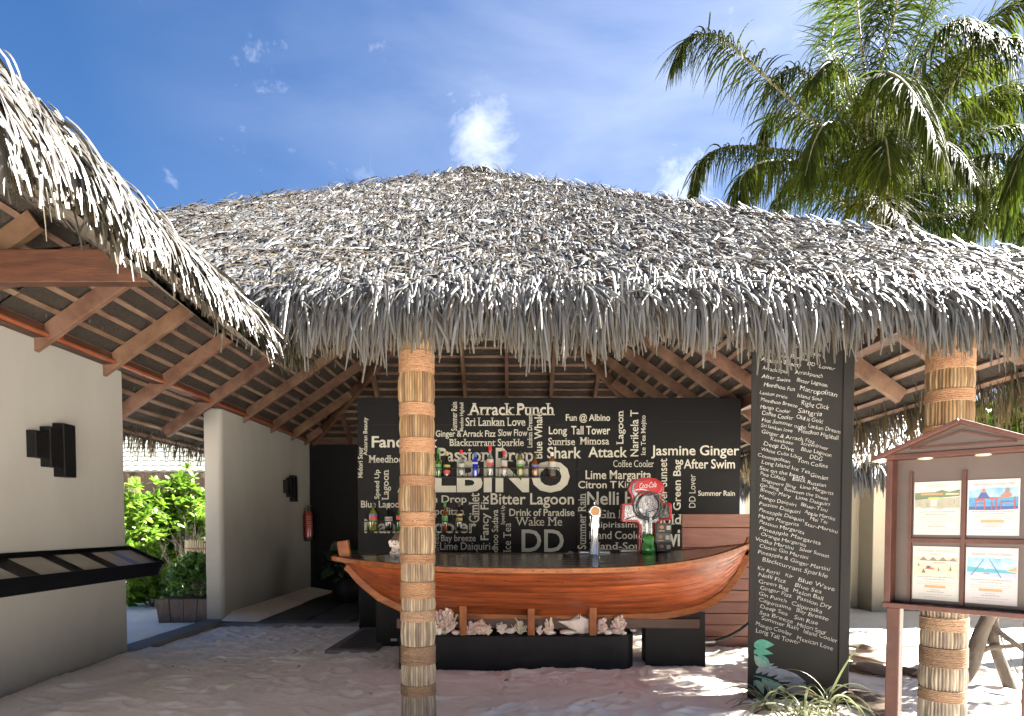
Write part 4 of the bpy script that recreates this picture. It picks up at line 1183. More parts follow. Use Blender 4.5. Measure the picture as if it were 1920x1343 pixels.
coral(832, 1185, .36, .30, 'bush', (1, .88, .84), 'largest bushy pinkish coral beside the reed post', 110)
coral(898, 1185, .25, .15, 'knob', (1, .78, .73), 'pink knobbly coral between the first and second supports', 40)
coral(940, 1185, .16, .16, 'twig', (1.05, 1.05, 1.05), 'small white twiggy coral left of the pale round shell', 26)
coral(975, 1185, .18, .16, 'twig', (1.05, 1.03, .93), 'cream twiggy coral just left of the middle support', 34)
coral(1030, 1185, .24, .20, 'fan', (1, .88, .78), 'thick beige antler coral right of the middle support', 12)
coral(1012, 1188, .10, .09, 'twig', (1.1, 1.1, 1.1), 'tiny white finger coral at the foot of the beige antler coral', 10, 6.53)
coral(1130, 1183, .16, .18, 'knob', (1, .84, .79), 'pink cream knobbly coral right of the third support', 40)
coral(1160, 1181, .20, .21, 'bush', (1.0, .9, .84), 'pale branching coral at the rounded plinth end', 60)


coral(915, 1186, .14, .11, 'twig', (1.05, .98, .9), 'small cream finger coral right of the pink knobbly coral', 18, 6.52)
coral(882, 1186, .14, .13, 'bush', (1.0, .86, .82), 'small bushy pink coral at the first support', 30, 6.54)
coral(1090, 1180, .20, .20, 'bush', (1.0, .95, .9), 'bushy white coral behind the conch', 50, 6.75)
coral(1050, 1180, .22, .22, 'bush', (1.0, .9, .84), 'tall bushy cream coral behind the flat shell', 50, 6.78)
coral(950, 1180, .30, .17, 'bush', (1.02, .95, .9), 'wide low white coral at the back between the supports', 60, 6.78)


def shell(px, py, r, label, Y=6.55, M_=None):
    p = at(px, py, Y); b = MB(); b.sphere((0, 0, r[2] * .9), r, 14, 9, M_, jit=.10)
    o = b.build('shell', 'shell', smooth=True); o.location = (p.x, Y, PZ)
    return tag(o, label, 'shell', 'corals and shells on the plinth')


shell(822, 1186, (.05, .04, .045), 'white rounded shell left of the large bushy coral', 6.52)
shell(855, 1188, (.045, .03, .025), 'flat white shell at the foot of the first support', 6.53)
shell(957, 1184, (.06, .045, .034), 'pale round shell between the two twiggy corals', 6.6)
shell(1030, 1187, (.05, .04, .032), 'white lumpy shell below the beige antler coral', 6.53)
shell(1065, 1186, (.085, .05, .028), 'flat cream shell in front of the conch', 6.54)
shell(1140, 1184, (.045, .04, .03), 'small white shell in front of the pink cream coral', 6.53)
shell(1187, 1180, (.035, .03, .018), 'tiny white shell at the far plinth edge', 6.72)
# conch
b = MB(); p = at(1080, 1184, 6.6)
prof = [(.004, -.20), (.018, -.15), (.034, -.10), (.06, -.05), (.085, 0), (.092, .05), (.07, .11), (.035, .17), (.006, .2)]
n_ = 18; vs, fs = [], []
for i, (r_, z_) in enumerate(prof):
    for k in range(n_):
        a = 2 * math.pi * k / n_ + i * .25; q = r_ * (1 + .16 * math.cos(3 * a)) * (1.25 if math.sin(a) > .5 and z_ > -.06 else 1)
        vs.append((z_, q * math.cos(a), q * math.sin(a) * .95))
for i in range(len(prof) - 1):
    for k in range(n_): fs.append((i * n_ + k, i * n_ + (k + 1) % n_, (i + 1) * n_ + (k + 1) % n_, (i + 1) * n_ + k))
fs += [tuple(range(n_ - 1, -1, -1)), tuple((len(prof) - 1) * n_ + k for k in range(n_))]
b.add(vs, fs)
for k in range(9):
    a = .6 + k * .30; b.tube([(-.03 + k * .018, -.03, .06), (-.035 + k * .021, -.035, .105 + .02 * math.sin(k))], [.018, .003], 6)
o = b.build('conch_shell', 'shell', smooth=True); o.location = (p.x + .01, 6.62, PZ + .085); o.rotation_euler = (0, R(12), R(8))
tag(o, 'big spiky pinkish conch shell beside the third support', 'shell', 'corals and shells on the plinth')

# ------------------------------------------------------------------ things on the counter
def deck_z(x, y):
    b_ = b_half(x); t = min(1, max(0, (y - BY + b_) / (2 * b_))); return b_sheer(x) + .012 + .052 * t * min(1, b_ / .6)


TY = 7.28
p = at(1115, 1042, TY); zt_ = deck_z(p.x, TY)
tap = thing('beer_tap', (p.x, TY, zt_), 'slim chrome beer tap with a round amber badge', 'tap')
hh = at(1115, 945, TY).z - zt_
b = LB(); b.lathe([(.058, 0), (.055, .02), (.045, .12), (.040, .22), (.046, .32), (.060, .40), (.064, hh - .14)], (0, 0, 0), 20, 1, .75); b.build('column', 'chrome', tap, smooth=True)
b = LB(); b.prism([(.042 * math.sin(t) * (1 - .35 * max(0, -math.cos(t))), .07 * math.cos(t)) for t in [2 * math.pi * k / 20 for k in range(20)]], (0, -.047, .33), (1, 0, 0), (0, 0, 1), (0, -.008, 0)); b.build('inset', 'steel', tap)
b = LB(); ring = [(.072, -.03), (.078, -.01), (.078, .01), (.062, .028), (.058, .02)]
def disc(b, prof, c, n=28):
    vs, fs = [], []
    for r_, d_ in prof:
        for k in range(n):
            a = 2 * math.pi * k / n; vs.append((c[0] + r_ * math.cos(a), c[1] - d_, c[2] + r_ * math.sin(a)))
    for i in range(len(prof) - 1):
        for k in range(n): fs.append((i * n + k, i * n + (k + 1) % n, (i + 1) * n + (k + 1) % n, (i + 1) * n + k))
    fs += [tuple(range(n)), tuple(len(prof) * n - 1 - k for k in range(n))]
    b.add(vs, fs)
disc(b, ring, (0, -.02, hh - .085)); b.build('badge_ring', 'steel', tap, smooth=True)
b = LB(); disc(b, [(.05, .021), (.046, .026)], (0, -.02, hh - .085)); b.build('badge', 'amber_badge', tap)
b = LB(); b.lathe([(.006, 0), (.006, .05), (.010, .055), (.004, .065)], (-.005, 0, hh - .01), 8); b.build('finial', 'chrome', tap, smooth=True)

# cola dispenser tower: cross shaped with a round head
p = at(1211, 1040, TY); zt_ = deck_z(p.x, TY)
tw = thing('cola_tower', (p.x, TY, zt_), 'red edged chrome cola dispenser tower with a round red head', 'drink dispenser')
k_ = TY / F
def tpx(x, y): return ((x - 1211) * k_, (1040 - y) * k_)
outl = [(1197, 1040), (1197, 992), (1192, 986), (1166, 985), (1164, 982), (1164, 955), (1167, 951), (1180, 950), (1184, 945), (1183, 938), (1178, 930), (1177, 921), (1181, 912), (1190, 906), (1202, 903), (1215, 902.5), (1228, 905), (1238, 911), (1243, 919), (1242, 928), (1237, 937), (1236, 944), (1240, 949), (1254, 950), (1257, 953), (1257, 979), (1254, 982), (1237, 983), (1231, 988), (1228, 994), (1228, 1040)]
o2 = [tpx(*q) for q in outl]
cxx = sum(q[0] for q in o2) / len(o2); czz = sum(q[1] for q in o2) / len(o2)
b = LB(); b.prism(o2, (0, .10, 0), (1, 0, 0), (0, 0, 1), (-.0, -.15, 0)); b.build('red_shell', 'cola_red', tw, bevel=.006)
def inset(pts, d):
    out = []
    n = len(pts)
    for i in range(n):
        a, c, e = Vector(pts[i - 1]), Vector(pts[i]), Vector(pts[(i + 1) % n])
        t = ((c - a).normalized() + (e - c).normalized()).normalized(); out.append((c.x - t.y * -d * -1, c.y + t.x * -d * -1))
    return out
area = sum(o2[i - 1][0] * o2[i][1] - o2[i][0] * o2[i - 1][1] for i in range(len(o2)))
sgn = 1 if area > 0 else -1
def ins(pts, d): 
    out = []
    n = len(pts)
    for i in range(n):
        a, c, e = Vector(pts[i - 1]), Vector(pts[i]), Vector(pts[(i + 1) % n])
        t = (e - a).normalized(); nrm = Vector((-t.y, t.x)) * sgn; q = c + nrm * d; out.append((q.x, max(0.0, q.y)))
    return out
o3 = ins(o2, .028)
b = LB(); b.prism(o3, (0, -.051, 0), (1, 0, 0), (0, 0, 1), (0, -.022, 0)); b.build('chrome_face', 'pressed_chrome', tw, bevel=.009)
hc = tpx(1211, 921)
b = LB(); b.prism([(.155 * math.cos(a) * (1.0), .085 * math.sin(a) - (.012 if math.sin(a) < 0 else 0)) for a in [2 * math.pi * k / 32 for k in range(32)]], (hc[0], -.074, hc[1]), (1, 0, 0), (0, 0, 1), (0, -.010, 0)); bd = b.build('red_badge', 'cola_red', tw, bevel=.004)
letter('lettering', ('Coca-Cola', .006, 0, .35), (hc[0] - .095, -.0865, hc[1] - .018), (.19, 0, .018), (0, 0, .062), 'white', tw)
b = LB(); wv = [(-.15 + .3 * t, -.028 - .030 * t + .018 * math.sin(t * 5.5)) for t in [i / 16 for i in range(17)]]
wv2 = [(x, y - .010 - .006 * math.sin(i / 16 * math.pi)) for i, (x, y) in enumerate(wv)][::-1]
wv = [(x * .93, y) for x, y in wv]; wv2 = [(x * .93, y) for x, y in wv2]
b.prism(wv + wv2, (hc[0], -.0845, hc[1]), (1, 0, 0), (0, 0, 1), (0, -.002, 0)); b.build('ribbon', 'white', tw)
b = LB(); b.lathe([(.030, 0), (.034, .03), (.030, .09), (.026, .13), (.033, .2), (.030, .27), (.014, .33), (.012, .38)], (0.0, -.088, .10), 18, 1, .45); b.build('bottle_relief', 'pressed_chrome', tw, smooth=True)
b = LB(); b.sphere((.03, -.105, .25), .022, 12, 8); b.tube([(.03, -.10, .25), (.03, -.13, .22), (.03, -.13, .18)], .012, 8); b.build('spout', 'chrome', tw, smooth=True)
bb = LB()
for i, (cx_, cz_, rx_, rz_) in enumerate(((1208, 955, 24, 26), (1214, 958, 22, 24), (1217, 955, 26, 23))):
    c_ = tpx(cx_, cz_)
    bb.tube([(c_[0] + rx_ * k_ * math.cos(a), -.105 - .012 * i - .01 * math.sin(2 * a + i), c_[1] + rz_ * k_ * math.sin(a)) for a in [2 * math.pi * j / 28 for j in range(29)]], .0065, 8)
bb.build('hose_coil', 'rubber', tw, smooth=True)
letter('lettering', ('Coca-Cola', .006, 0, .35), (tpx(1203, 1018)[0], -.0745, tpx(1203, 1018)[1]), (.045, 0, .20), (-.055, 0, .012), 'white', tw)

p = at(1216, 1047, 7.05); zt_ = deck_z(p.x, 7.05)
gb = thing('green_bottle', (p.x, 7.05, zt_), 'green glass bottle with a clear tall neck standing before the cola tower', 'bottle')
b = LB(); b.lathe([(.072, 0), (.082, .015), (.084, .05), (.070, .09), (.060, .12), (.070, .16), (.05, .19), (.02, .21)], (0, 0, 0), 18, 1, .8); b.build('bottle_body', 'green_liquid', gb, smooth=True)
b = LB(); b.lathe([(.022, .205), (.020, .27), (.014, .36), (.016, .38), (.014, .42)], (.02, 0, 0), 12); b.build('neck', 'clear_glass', gb, smooth=True)

for i, lab in enumerate(('lowest of three small black sachet boxes beside the green bottle', 'middle small black sachet box in the stack of three', 'topmost small black sachet box in the stack of three')):
    p = at(1243, 1046, 7.05); zt_ = deck_z(p.x, 7.05); hb = .104
    t_ = thing('sachet_box', (p.x + (.004, -.003, .003)[i], 7.06, zt_ + i * (hb + .002)), lab, 'box', 'small sachet boxes stacked on the counter', R((3, -4, 2)[i]))
    b = LB(); b.box((0, 0, hb / 2), (.155, .10, hb)); b.build('carton', 'label_black', t_, bevel=.003)
    b = LB(); b.prism([(-.058, .062), (-.03, .082), (-.006, .07), (-.010, .045), (-.035, .036)], (0, -.051, 0), (1, 0, 0), (0, 0, 1), (0, -.001, 0)); b.build('picture', 'orange_ink', t_)
    b = LB(); b.box((.045, -.0512, .052), (.042, .002, .046)); b.box((-.03, -.0512, .018), (.06, .002, .008)); b.build('label', 'label_white', t_)
for i, (x0, x1, lab) in enumerate(((1085, 1143, 'steel drip tray left, under the slim beer tap'), (1162, 1192, 'short steel drip tray tucked against the cola tower'))):
    a_, c_ = at(x0, 1036, 7.42), at(x1, 1036, 7.42); zt_ = deck_z((a_.x + c_.x) / 2, 7.42)
    b = MB(); b.lo((a_.x, 7.36, zt_ - .002), (c_.x, 7.46, zt_ + .028))
    tag(b.build('drip_tray', 'steel', bevel=.008), lab, 'tray', 'steel drip trays on the counter')
p = at(1068, 1037, 7.4); b = MB(); zt_ = deck_z(p.x, 7.4)
b.add([(p.x - .05, 7.38, zt_), (p.x + .03, 7.36, zt_ + .002), (p.x + .06, 7.42, zt_ + .02), (p.x + .01, 7.45, zt_ + .03), (p.x - .03, 7.45, zt_ + .008), (p.x, 7.4, zt_ + .035)], [(0, 1, 5), (1, 2, 5), (2, 3, 5), (3, 4, 5), (4, 0, 5)])
tag(b.build('paper_napkin', 'paper'), 'crumpled white napkin on the dark counter', 'napkin')
p = at(750, 1045, 6.75); zt_ = deck_z(p.x, 6.75)
sh = thing('helmet_shell', (p.x, 6.75, zt_), 'brown helmet shell filled with white coral on the counter behind the post', 'shell')
b = LB(); b.sphere((0, .05, .13), (.105, .08, .13), 16, 10, jit=.08); b.build('husk', 'husk', sh, smooth=True)
b = LB(); r = random.Random(4)
for i in range(60):
    q = Vector((r.uniform(-.09, .05), r.uniform(-.06, -.01), r.uniform(.0, .16))); b.sphere(q, r.uniform(.014, .026), 7, 5, jit=.6)
b.build('white_coral', 'coral', sh, smooth=True)

# ------------------------------------------------------------------ bottle racks and bottles on the black wall
def rack(x0, x1, ytop, ybot, label):
    a_, c_ = at(x0, ybot, YW - .1), at(x1, ybot, YW - .1); zt_ = at(x0, ytop, YW - .1).z; z0 = a_.z
    t_ = thing('bottle_rack', (a_.x, YW - .1, z0), label, 'rack', 'black bottle racks on the wall')
    b = MB(); b.lo((a_.x, YW - .15, z0 - .012), (c_.x, YW - .002, z0)); b.build('shelf', 'sconce_black', t_)
    b = MB(); b.lo((a_.x, YW - .152, zt_ - .008), (c_.x, YW - .14, zt_ + .006)); n = max(2, int((c_.x - a_.x) / .21))
    for i in range(n + 1):
        x = a_.x + (c_.x - a_.x) * i / n; b.lo((x - .005, YW - .150, z0), (x + .005, YW - .142, zt_ - .008))
    b.lo((a_.x - .004, YW - .14, zt_ - .006), (a_.x + .006, YW - .022, zt_ + .004)); b.lo((c_.x - .006, YW - .14, zt_ - .006), (c_.x + .004, YW - .022, zt_ + .004))
    b.build('rail', 'sconce_black', t_); return z0


zr1 = rack(792, 1048, 878, 894, 'longer upper black wire rack holding spirits across the big name')
zr2 = rack(680, 882, 978, 995, 'lower black wire rack of bottles at left, passing behind the post')


def bottle(px, z0, top, w, glass, cap, labels, label, neck=.5, capw=1.0, Yb=YW - .085):
    """top: pixel row of the cap; labels: (low, high, material) as shares of the height"""
    p = at(px, 890, Yb); h = at(px, top, Yb).z - z0; r_ = w / 2 * Yb / F
    t_ = thing('bottle', (p.x, Yb, z0 + .001), label, 'bottle', 'spirit bottles on the wall racks')
    b = LB(); b.lathe([(r_ * .9, 0), (r_, .01), (r_, h * neck), (r_ * .85, h * (neck + .06)), (r_ * .36, h * (neck + .17)), (r_ * .32, h * .86)], (0, 0, 0), 18); b.build('glass', glass, t_, smooth=True)
    b = LB(); cr = r_ * .42 * capw; b.lathe([(cr, h * .83), (cr, h * .99), (cr * .9, h)], (0, 0, 0), 14); b.build('cap', cap, t_, smooth=True)
    for lo_, hi_, m_ in labels:
        b = LB(); b.lathe([(r_ + .0015, h * lo_), (r_ + .0015, h * hi_)], (0, 0, 0), 18); b.build('label', m_, t_, smooth=True)


bottle(822, zr1, 842, 11, 'lime_glass', 'cap_green', [(.25, .45, 'label_green')], 'green bottle on the upper rack, half hidden by the post')
bottle(838, zr1, 847, 12, 'dark_glass', 'cap_tan', [(.36, .46, 'label_yellow'), (.10, .24, 'label_red')], 'black bottle with yellow and red labels and tan cap')
bottle(865, zr1, 844, 12, 'clear_glass', 'cap_red', [(.30, .48, 'label_white')], 'clear bottle with dark red cap left of the blue bottle', .5)
bottle(891, zr1, 849, 10, 'blue_glass', 'label_blue', [(.52, .6, 'label_white')], 'slim cobalt blue bottle', .62, 1.3)
bottle(919, zr1, 837, 13, 'clear_glass', 'cap_red', [(.38, .46, 'label_red'), (.46, .56, 'label_white')], 'tallest clear bottle with orange red cap and red band', .56, 1.2)
bottle(945, zr1, 846, 12, 'clear_glass', 'cap_red', [(.30, .62, 'label_white'), (.36, .40, 'label_red')], 'clear bottle with a tall white label and red cap', .64)
bottle(975, zr1, 845, 13, 'olive_glass', 'cap_black', [(.48, .62, 'label_white'), (.40, .48, 'label_green')], 'squat yellow green bottle with pale label and dark cap', .62, 1.3)
bottle(1003, zr1, 852, 13, 'amber_glass', 'cap_black', [(.38, .52, 'label_blue')], 'amber whisky bottle with a bluish label', .6)
bottle(1035, zr1, 848, 14, 'amber_glass', 'cap_white', [(.08, .30, 'label_black'), (.30, .60, 'label_white')], 'amber bottle with white label at the right end of the rack', .62)
bottle(699, zr2, 944, 15, 'olive_glass', 'cap_black', [(.40, .52, 'label_red'), (.52, .60, 'label_blue')], 'yellow green bottle with red and blue labels on the lower rack', .62)
bottle(728, zr2, 944, 14, 'dark_glass', 'label_white', [(.32, .50, 'label_white'), (.4, .44, 'label_red')], 'dark wine bottle with white neck on the lower rack', .56)
bottle(749, zr2, 944, 13, 'lime_glass', 'cap_red', [(.40, .55, 'label_red')], 'green bottle with red label just left of the post', .6)
bottle(834, zr2, 941, 11, 'amber_glass', 'cap_green', [(.28, .50, 'label_green')], 'slim amber bottle with a green cap', .55)
bottle(861, zr2, 941, 11, 'dark_glass', 'cap_black', [(.30, .44, 'label_yellow'), (.50, .58, 'cap_tan')], 'slim dark bottle with a yellow label', .55)

# ------------------------------------------------------------------ wall fittings on the left
sp = thing('wall_sconce', (-4.3, 5.69, 2.18), 'black stepped wall lamp on the near white wall above the shelf', 'wall lamp', 'stepped wall lamps')
for i, (zz0, zz1, pr) in enumerate(((-.10, .14, .09), (-.17, .195, .10), (-.25, .25, .11))):
    b = LB(); b.lo((.001, i * .165, zz0), (pr, i * .165 + .16, zz1)); b.build('slab', 'sconce_black', sp, bevel=.004)
p = on_plane(541, 916, Vector((-4.25, 0, 0)), Vector((1, 0, 0)))
copy_tree(sp, None, 'smaller looking black stepped wall lamp near the fire extinguisher', (-4.25, p.y - .3, p.z))
p = on_plane(577, 983, Vector((-4.17, 0, 0)), Vector((1, 0, 0)))
fe = thing('fire_extinguisher', (-4.16, p.y, p.z - .34), 'red fire extinguisher hanging on the white wall', 'fire extinguisher')
b = LB(); b.lathe([(.078, .0), (.085, .01), (.085, .085)], (0, 0, 0), 22); b.build('base_ring', 'rubber', fe, smooth=True)
b = LB(); b.lathe([(.086, .086), (.087, .10), (.087, .53), (.07, .58), (.03, .60)], (0, 0, 0), 22); b.build('cylinder', 'ext_red', fe, smooth=True)
b = LB(); b.lathe([(.022, .60), (.022, .64), (.03, .65), (.03, .67)], (0, 0, 0), 14); b.bar((0, .0, .66), (.01, .17, .71), .02, .015); b.bar((0, .0, .64), (.01, .17, .655), .02, .012); b.lathe([(.012, .67), (.02, .70), (.012, .72)], (0, -.02, 0), 10); b.build('valve_handle', 'rubber', fe, smooth=True)
b = LB(); b.tube([(0, .03, .63), (.02, .11, .60), (.03, .125, .50), (.03, .12, .40)], .013, 8); b.lathe([(.026, .08), (.034, .12), (.03, .3), (.02, .42)], (.03, .125, 0), 14); b.build('hose_horn', 'ext_red', fe, smooth=True)
b = LB()
for i, (z_, w_) in enumerate(((.49, .9), (.46, .75), (.43, .9), (.38, .6), (.35, .9), (.30, .8))):
    n = 9; a0 = R(-72 - 52 * w_ + 12); a1 = R(-72 + 52 * w_ + 12)
    vs = [(.0882 * math.cos(a0 + (a1 - a0) * k / n), .0882 * math.sin(a0 + (a1 - a0) * k / n), z_ + e) for k in range(n + 1) for e in (0, .014)]
    b.add(vs, [(2 * k, 2 * k + 2, 2 * k + 3, 2 * k + 1) for k in range(n)])
b.build('label', 'peach_ink', fe)
# sloped menu shelf
ms = thing('menu_shelf', (-4.3, 5, 1.1), 'black sloped menu shelf along the white wall', 'shelf')
fa, fb = on_plane(302, 1056, Vector((0, 7.17, 0)), Vector((0, 1, 0))), on_plane(239, 1027, Vector((0, 7.17, 0)), Vector((0, 1, 0)))
b = MB(); x0, x1, za, zb = -4.299, fa.x, fb.z, fa.z
b.prism([(x0, za - .012), (x1, zb - .012), (x1 + .01, zb + .02), (x1 + .03, zb + .02), (x1 - .035, zb - .13), (x0, za - .30)], (0, 1.5, 0), (1, 0, 0), (0, 0, 1), (0, 5.67, 0)); b.build('ledge', 'black_paint', ms)
b = MB(); b.prism([(x0, za - .012), (x1 + .02, zb - .012), (x1 + .03, zb + .022), (x0, za + .022)], (0, 7.171, 0), (1, 0, 0), (0, 0, 1), (0, .016, 0)); b.lo((x0, 1.5, za - .012), (x0 + .016, 7.17, za + .022)); b.build('rim', 'black_paint', ms)
sl = (zb - za) / (x1 - x0)
for i, (ya, yb, m_) in enumerate(((2.2, 2.55, 0), (2.85, 3.2, 0), (3.5, 3.85, 0), (4.15, 4.50, 0), (4.80, 5.16, 0), (5.40, 5.77, 0), (5.95, 6.29, 0), (6.46, 6.74, 0), (6.84, 7.13, 0), (6.755, 6.83, 1))):
    xa, xb = x0 + .04, x1 - .03
    f = lambda x: za + (x - x0) * sl - .012 + .006
    b = MB(); b.add([(xa, ya, f(xa)), (xb, ya, f(xb)), (xb, yb, f(xb)), (xa, yb, f(xa))], [(0, 1, 2, 3)])
    b.build('blue_reflection' if m_ else 'menu_sheet', 'reflection_blue' if m_ else 'menu_paper', ms)  # the blue strip is a painted reflection between the menu sheets

# ------------------------------------------------------------------ chalkboard column
A, B_ = on_ground(1402, 1306), on_ground(1589, 1322)
A.z = B_.z = 0
ub = (B_ - A).normalized(); nb = ub.cross(Vector((0, 0, 1)));
if nb.y > 0: nb = -nb
Wb = (B_ - A).length
cb = thing('chalkboard_column', A, 'tall black column board chalked with cocktail names and painted leaves', 'chalkboard', rz=math.atan2(ub.y, ub.x))
topz = 3.15
b = LB(); b.lo((.0, .0, -.1), (Wb, .16, topz)); b.build('column', 'board_black', cb, bevel=.008)
fr = LB(); fr.lo((-.004, -.02, -.09), (.045, -.001, topz - .01)); fr.lo((Wb - .075, -.02, -.09), (Wb + .004, -.001, topz - .01)); fr.build('frame', 'board_black', cb, bevel=.006)
Minv = Matrix.Rotation(-cb.rotation_euler.z, 3, 'Z')
def bp(px, py, off=.003):
    q = Minv @ (on_plane(px, py, A, nb) - A); q.y = -off; return q
for t, x0, x1, yb, hp in CHALK:
    key = (t, -.006, 0, .22)
    sl_ = .145 + (yb - 610) * .00027
    _, _, (wd, lo_, hi_) = TXT[key]
    o = bp(x0, yb); u = bp(x1, yb + (x1 - x0) * sl_) - o
    v = bp(x0, yb - hp * .72) - o
    if lo_ < -.05:
        o = o - v * (-lo_ / max(hi_, .3)); v = v * ((hi_ - lo_) / max(hi_, .3))
    letter('lettering', key, o, u, v, 'chalk', cb, None, .085)


def leaf_poly(b, base, tip, w, bend=0.0, y=-.004, n=9):
    base, tip = Vector((base[0], 0, base[1])), Vector((tip[0], 0, tip[1])); d = tip - base; s = Vector((-d.z, 0, d.x)).normalized()
    L_, R2 = [], []
    for i in range(n + 1):
        t = i / n; c = base + d * t + s * (bend * math.sin(t * math.pi)); k = w * math.sin(math.pi * min(1, t ** .75)) * .5
        L_.append(c + s * k + Vector((0, y, 0))); R2.append(c - s * k + Vector((0, y, 0)))
    b.add(L_ + R2, [(i, i + 1, n + 1 + i + 1, n + 1 + i) for i in range(n)])


def z6(zx, zy): q = bp(1400 + zx * .1213, 1180 + zy * .1213); return (q.x, q.z)
def painted(name, m, lst, y=-.004):
    b = LB()
    for (x0, y0, x1, y1, w, bend) in lst: leaf_poly(b, z6(x0, y0), z6(x1, y1), w, bend, y)
    b.build(name, m, cb)
painted('painted_leaf', 'teal', [(95, 250, 430, 240, .085, .008), (330, 600, 170, 370, .085, 0.0), (90, 350, 410, 380, .06, .01), (85, 715, 560, 860, .012, .01), (90, 790, 210, 880, .03, 0), (110, 880, 150, 780, .02, 0)])
painted('painted_leaf', 'pale_teal', [(320, 570, 115, 390, .07, .02), (140, 780, 260, 1010, .055, .01), (235, 760, 380, 990, .055, .01), (320, 790, 480, 990, .05, .01), (420, 820, 590, 1000, .045, .01)], -.0055)
painted('painted_leaf', 'pale_blue', [(140, 680, 430, 530, .05, .014), (230, 700, 490, 575, .04, .014), (310, 720, 660, 650, .055, .02), (420, 760, 920, 820, .07, .04), (480, 800, 960, 900, .05, .04), (600, 860, 1060, 1060, .07, .04), (600, 930, 1150, 1140, .06, .03)])

# ------------------------------------------------------------------ sign kiosk
SL, SR = on_plane(1667, 1000, Vector((0, 3.4, 0)), Vector((0, 1, 0))), on_plane(1955, 1000, Vector((0, 2.93, 0)), Vector((0, 1, 0)))
SL.z = SR.z = 0
us = (SR - SL).normalized(); ns = us.cross(Vector((0, 0, 1)))
if ns.y > 0: ns = -ns
Ws = (SR - SL).length
ks = thing('notice_kiosk', SL, 'dark red wooden notice kiosk with small pitched roof and four posters', 'notice board', rz=math.atan2(us.y, us.x))
Mk = Matrix.Rotation(-ks.rotation_euler.z, 3, 'Z')
def kp(px, py, y=0.0):
    q = Mk @ (on_plane(px, py, SL - ns * y, ns) - SL); return q
zb_, zt_ = kp(1690, 1140).z, kp(1690, 862).z
fw_ = .035
b = LB(); b.lo((.006, .05, zb_ + .004), (Ws - .006, .07, zt_)); b.build('back_panel', 'sign_panel', ks)
b = LB(); b.lo((-.012, -.03, zb_ + .028), (fw_ * .55, .075, zt_)); b.build('frame_side', 'sign_wood', ks, bevel=.004)
b = LB(); b.lo((Ws - fw_ * .55, -.03, zb_ + .028), (Ws + .012, .075, zt_)); b.build('frame_side', 'sign_wood', ks, bevel=.004)
b = LB(); b.lo((-.018, -.036, zb_), (Ws + .018, .08, zb_ + .027)); b.build('frame_sill', 'sign_wood', ks, bevel=.004)
b = LB(); b.lo((-.012, -.03, zt_ + .001), (Ws + .012, .075, zt_ + .028)); b.build('frame_head', 'sign_wood', ks, bevel=.004)
ap = .135
b = LB(); b.prism([(-.01, 0), (Ws + .01, 0), (Ws / 2, ap - .012)], (0, -.02, zt_ + .029), (1, 0, 0), (0, 0, 1), (0, .085, 0)); b.build('gable', 'sign_panel', ks)
b = LB(); q = .022
for (pa_, pb_) in (((.10, .022), (Ws - .10, .022)), ((.10, .022), (Ws / 2, ap - .045)), ((Ws / 2, ap - .045), (Ws - .10, .022))):
    b.bar((pa_[0], -.024, zt_ + .029 + pa_[1]), (pb_[0], -.024, zt_ + .029 + pb_[1]), .012, .009, (0, 0, 1) if pa_[1] == pb_[1] else (1, 0, 0))
b.build('gable_moulding', 'sign_wood', ks)
for sg_ in (0, 1):
    a_ = Vector((-.07, 0, zt_ + .002)) if sg_ == 0 else Vector((Ws + .07, 0, zt_ + .002)); c_ = Vector((Ws / 2, 0, zt_ + .029 + ap))
    if sg_: c_ = c_ + Vector((.0005, 0, 0))
    b = LB(); b.bar(a_ + Vector((0, .02, 0)), c_ + Vector((0, .02, 0)), .20, .022); b.build('roof_board', 'sign_wood', ks, bevel=.004)
b = LB(); b.add([(-.068, -.075, zt_ - .008), (-.013, -.075, zt_ + .008), (-.013, .07, zt_ + .008), (-.068, .07, zt_ - .008)], [(0, 1, 2, 3)]); b.build('soffit', 'white', ks)
for x in (.155, .40):
    b = LB(); b.lathe([(.034, -.004), (.034, .001), (.026, -.006)], (x, .015, zt_ + .0), 20); b.build('spot_lamp', 'lamp_disc', ks, smooth=True)
for x in (.028, Ws - .028):
    b = LB(); b.lo((x - .032, -.004, -.1), (x + .032, .06, zb_ - .002)); b.build('leg', 'sign_wood', ks, bevel=.005)
px_ = [kp(*q, y=.045) for q in ((1715, 905), (1803, 900), (1815, 898), (1914, 892))]
zr = [kp(1760, 903, .045).z, kp(1760, 1003, .045).z, kp(1760, 1025, .045).z, kp(1760, 1126, .045).z]
xs_ = [(px_[0].x, px_[1].x), (px_[2].x, px_[3].x)]
b = LB()
xm = (xs_[0][1] + xs_[1][0]) / 2; zm = (zr[1] + zr[2]) / 2
b.lo((xm - .009, .034, zb_ + .028), (xm + .009, .0495, zt_ - .07)); b.lo((xs_[0][0] - .01, .034, zm - .011), (xm - .0095, .0495, zm + .011)); b.lo((xm + .0095, .034, zm - .011), (Ws - .03, .0495, zm + .011))
b.lo((xs_[0][0] - .022, .034, zb_ + .028), (xs_[0][0] - .008, .0495, zt_ - .065)); b.build('poster_frame', 'sign_wood', ks)


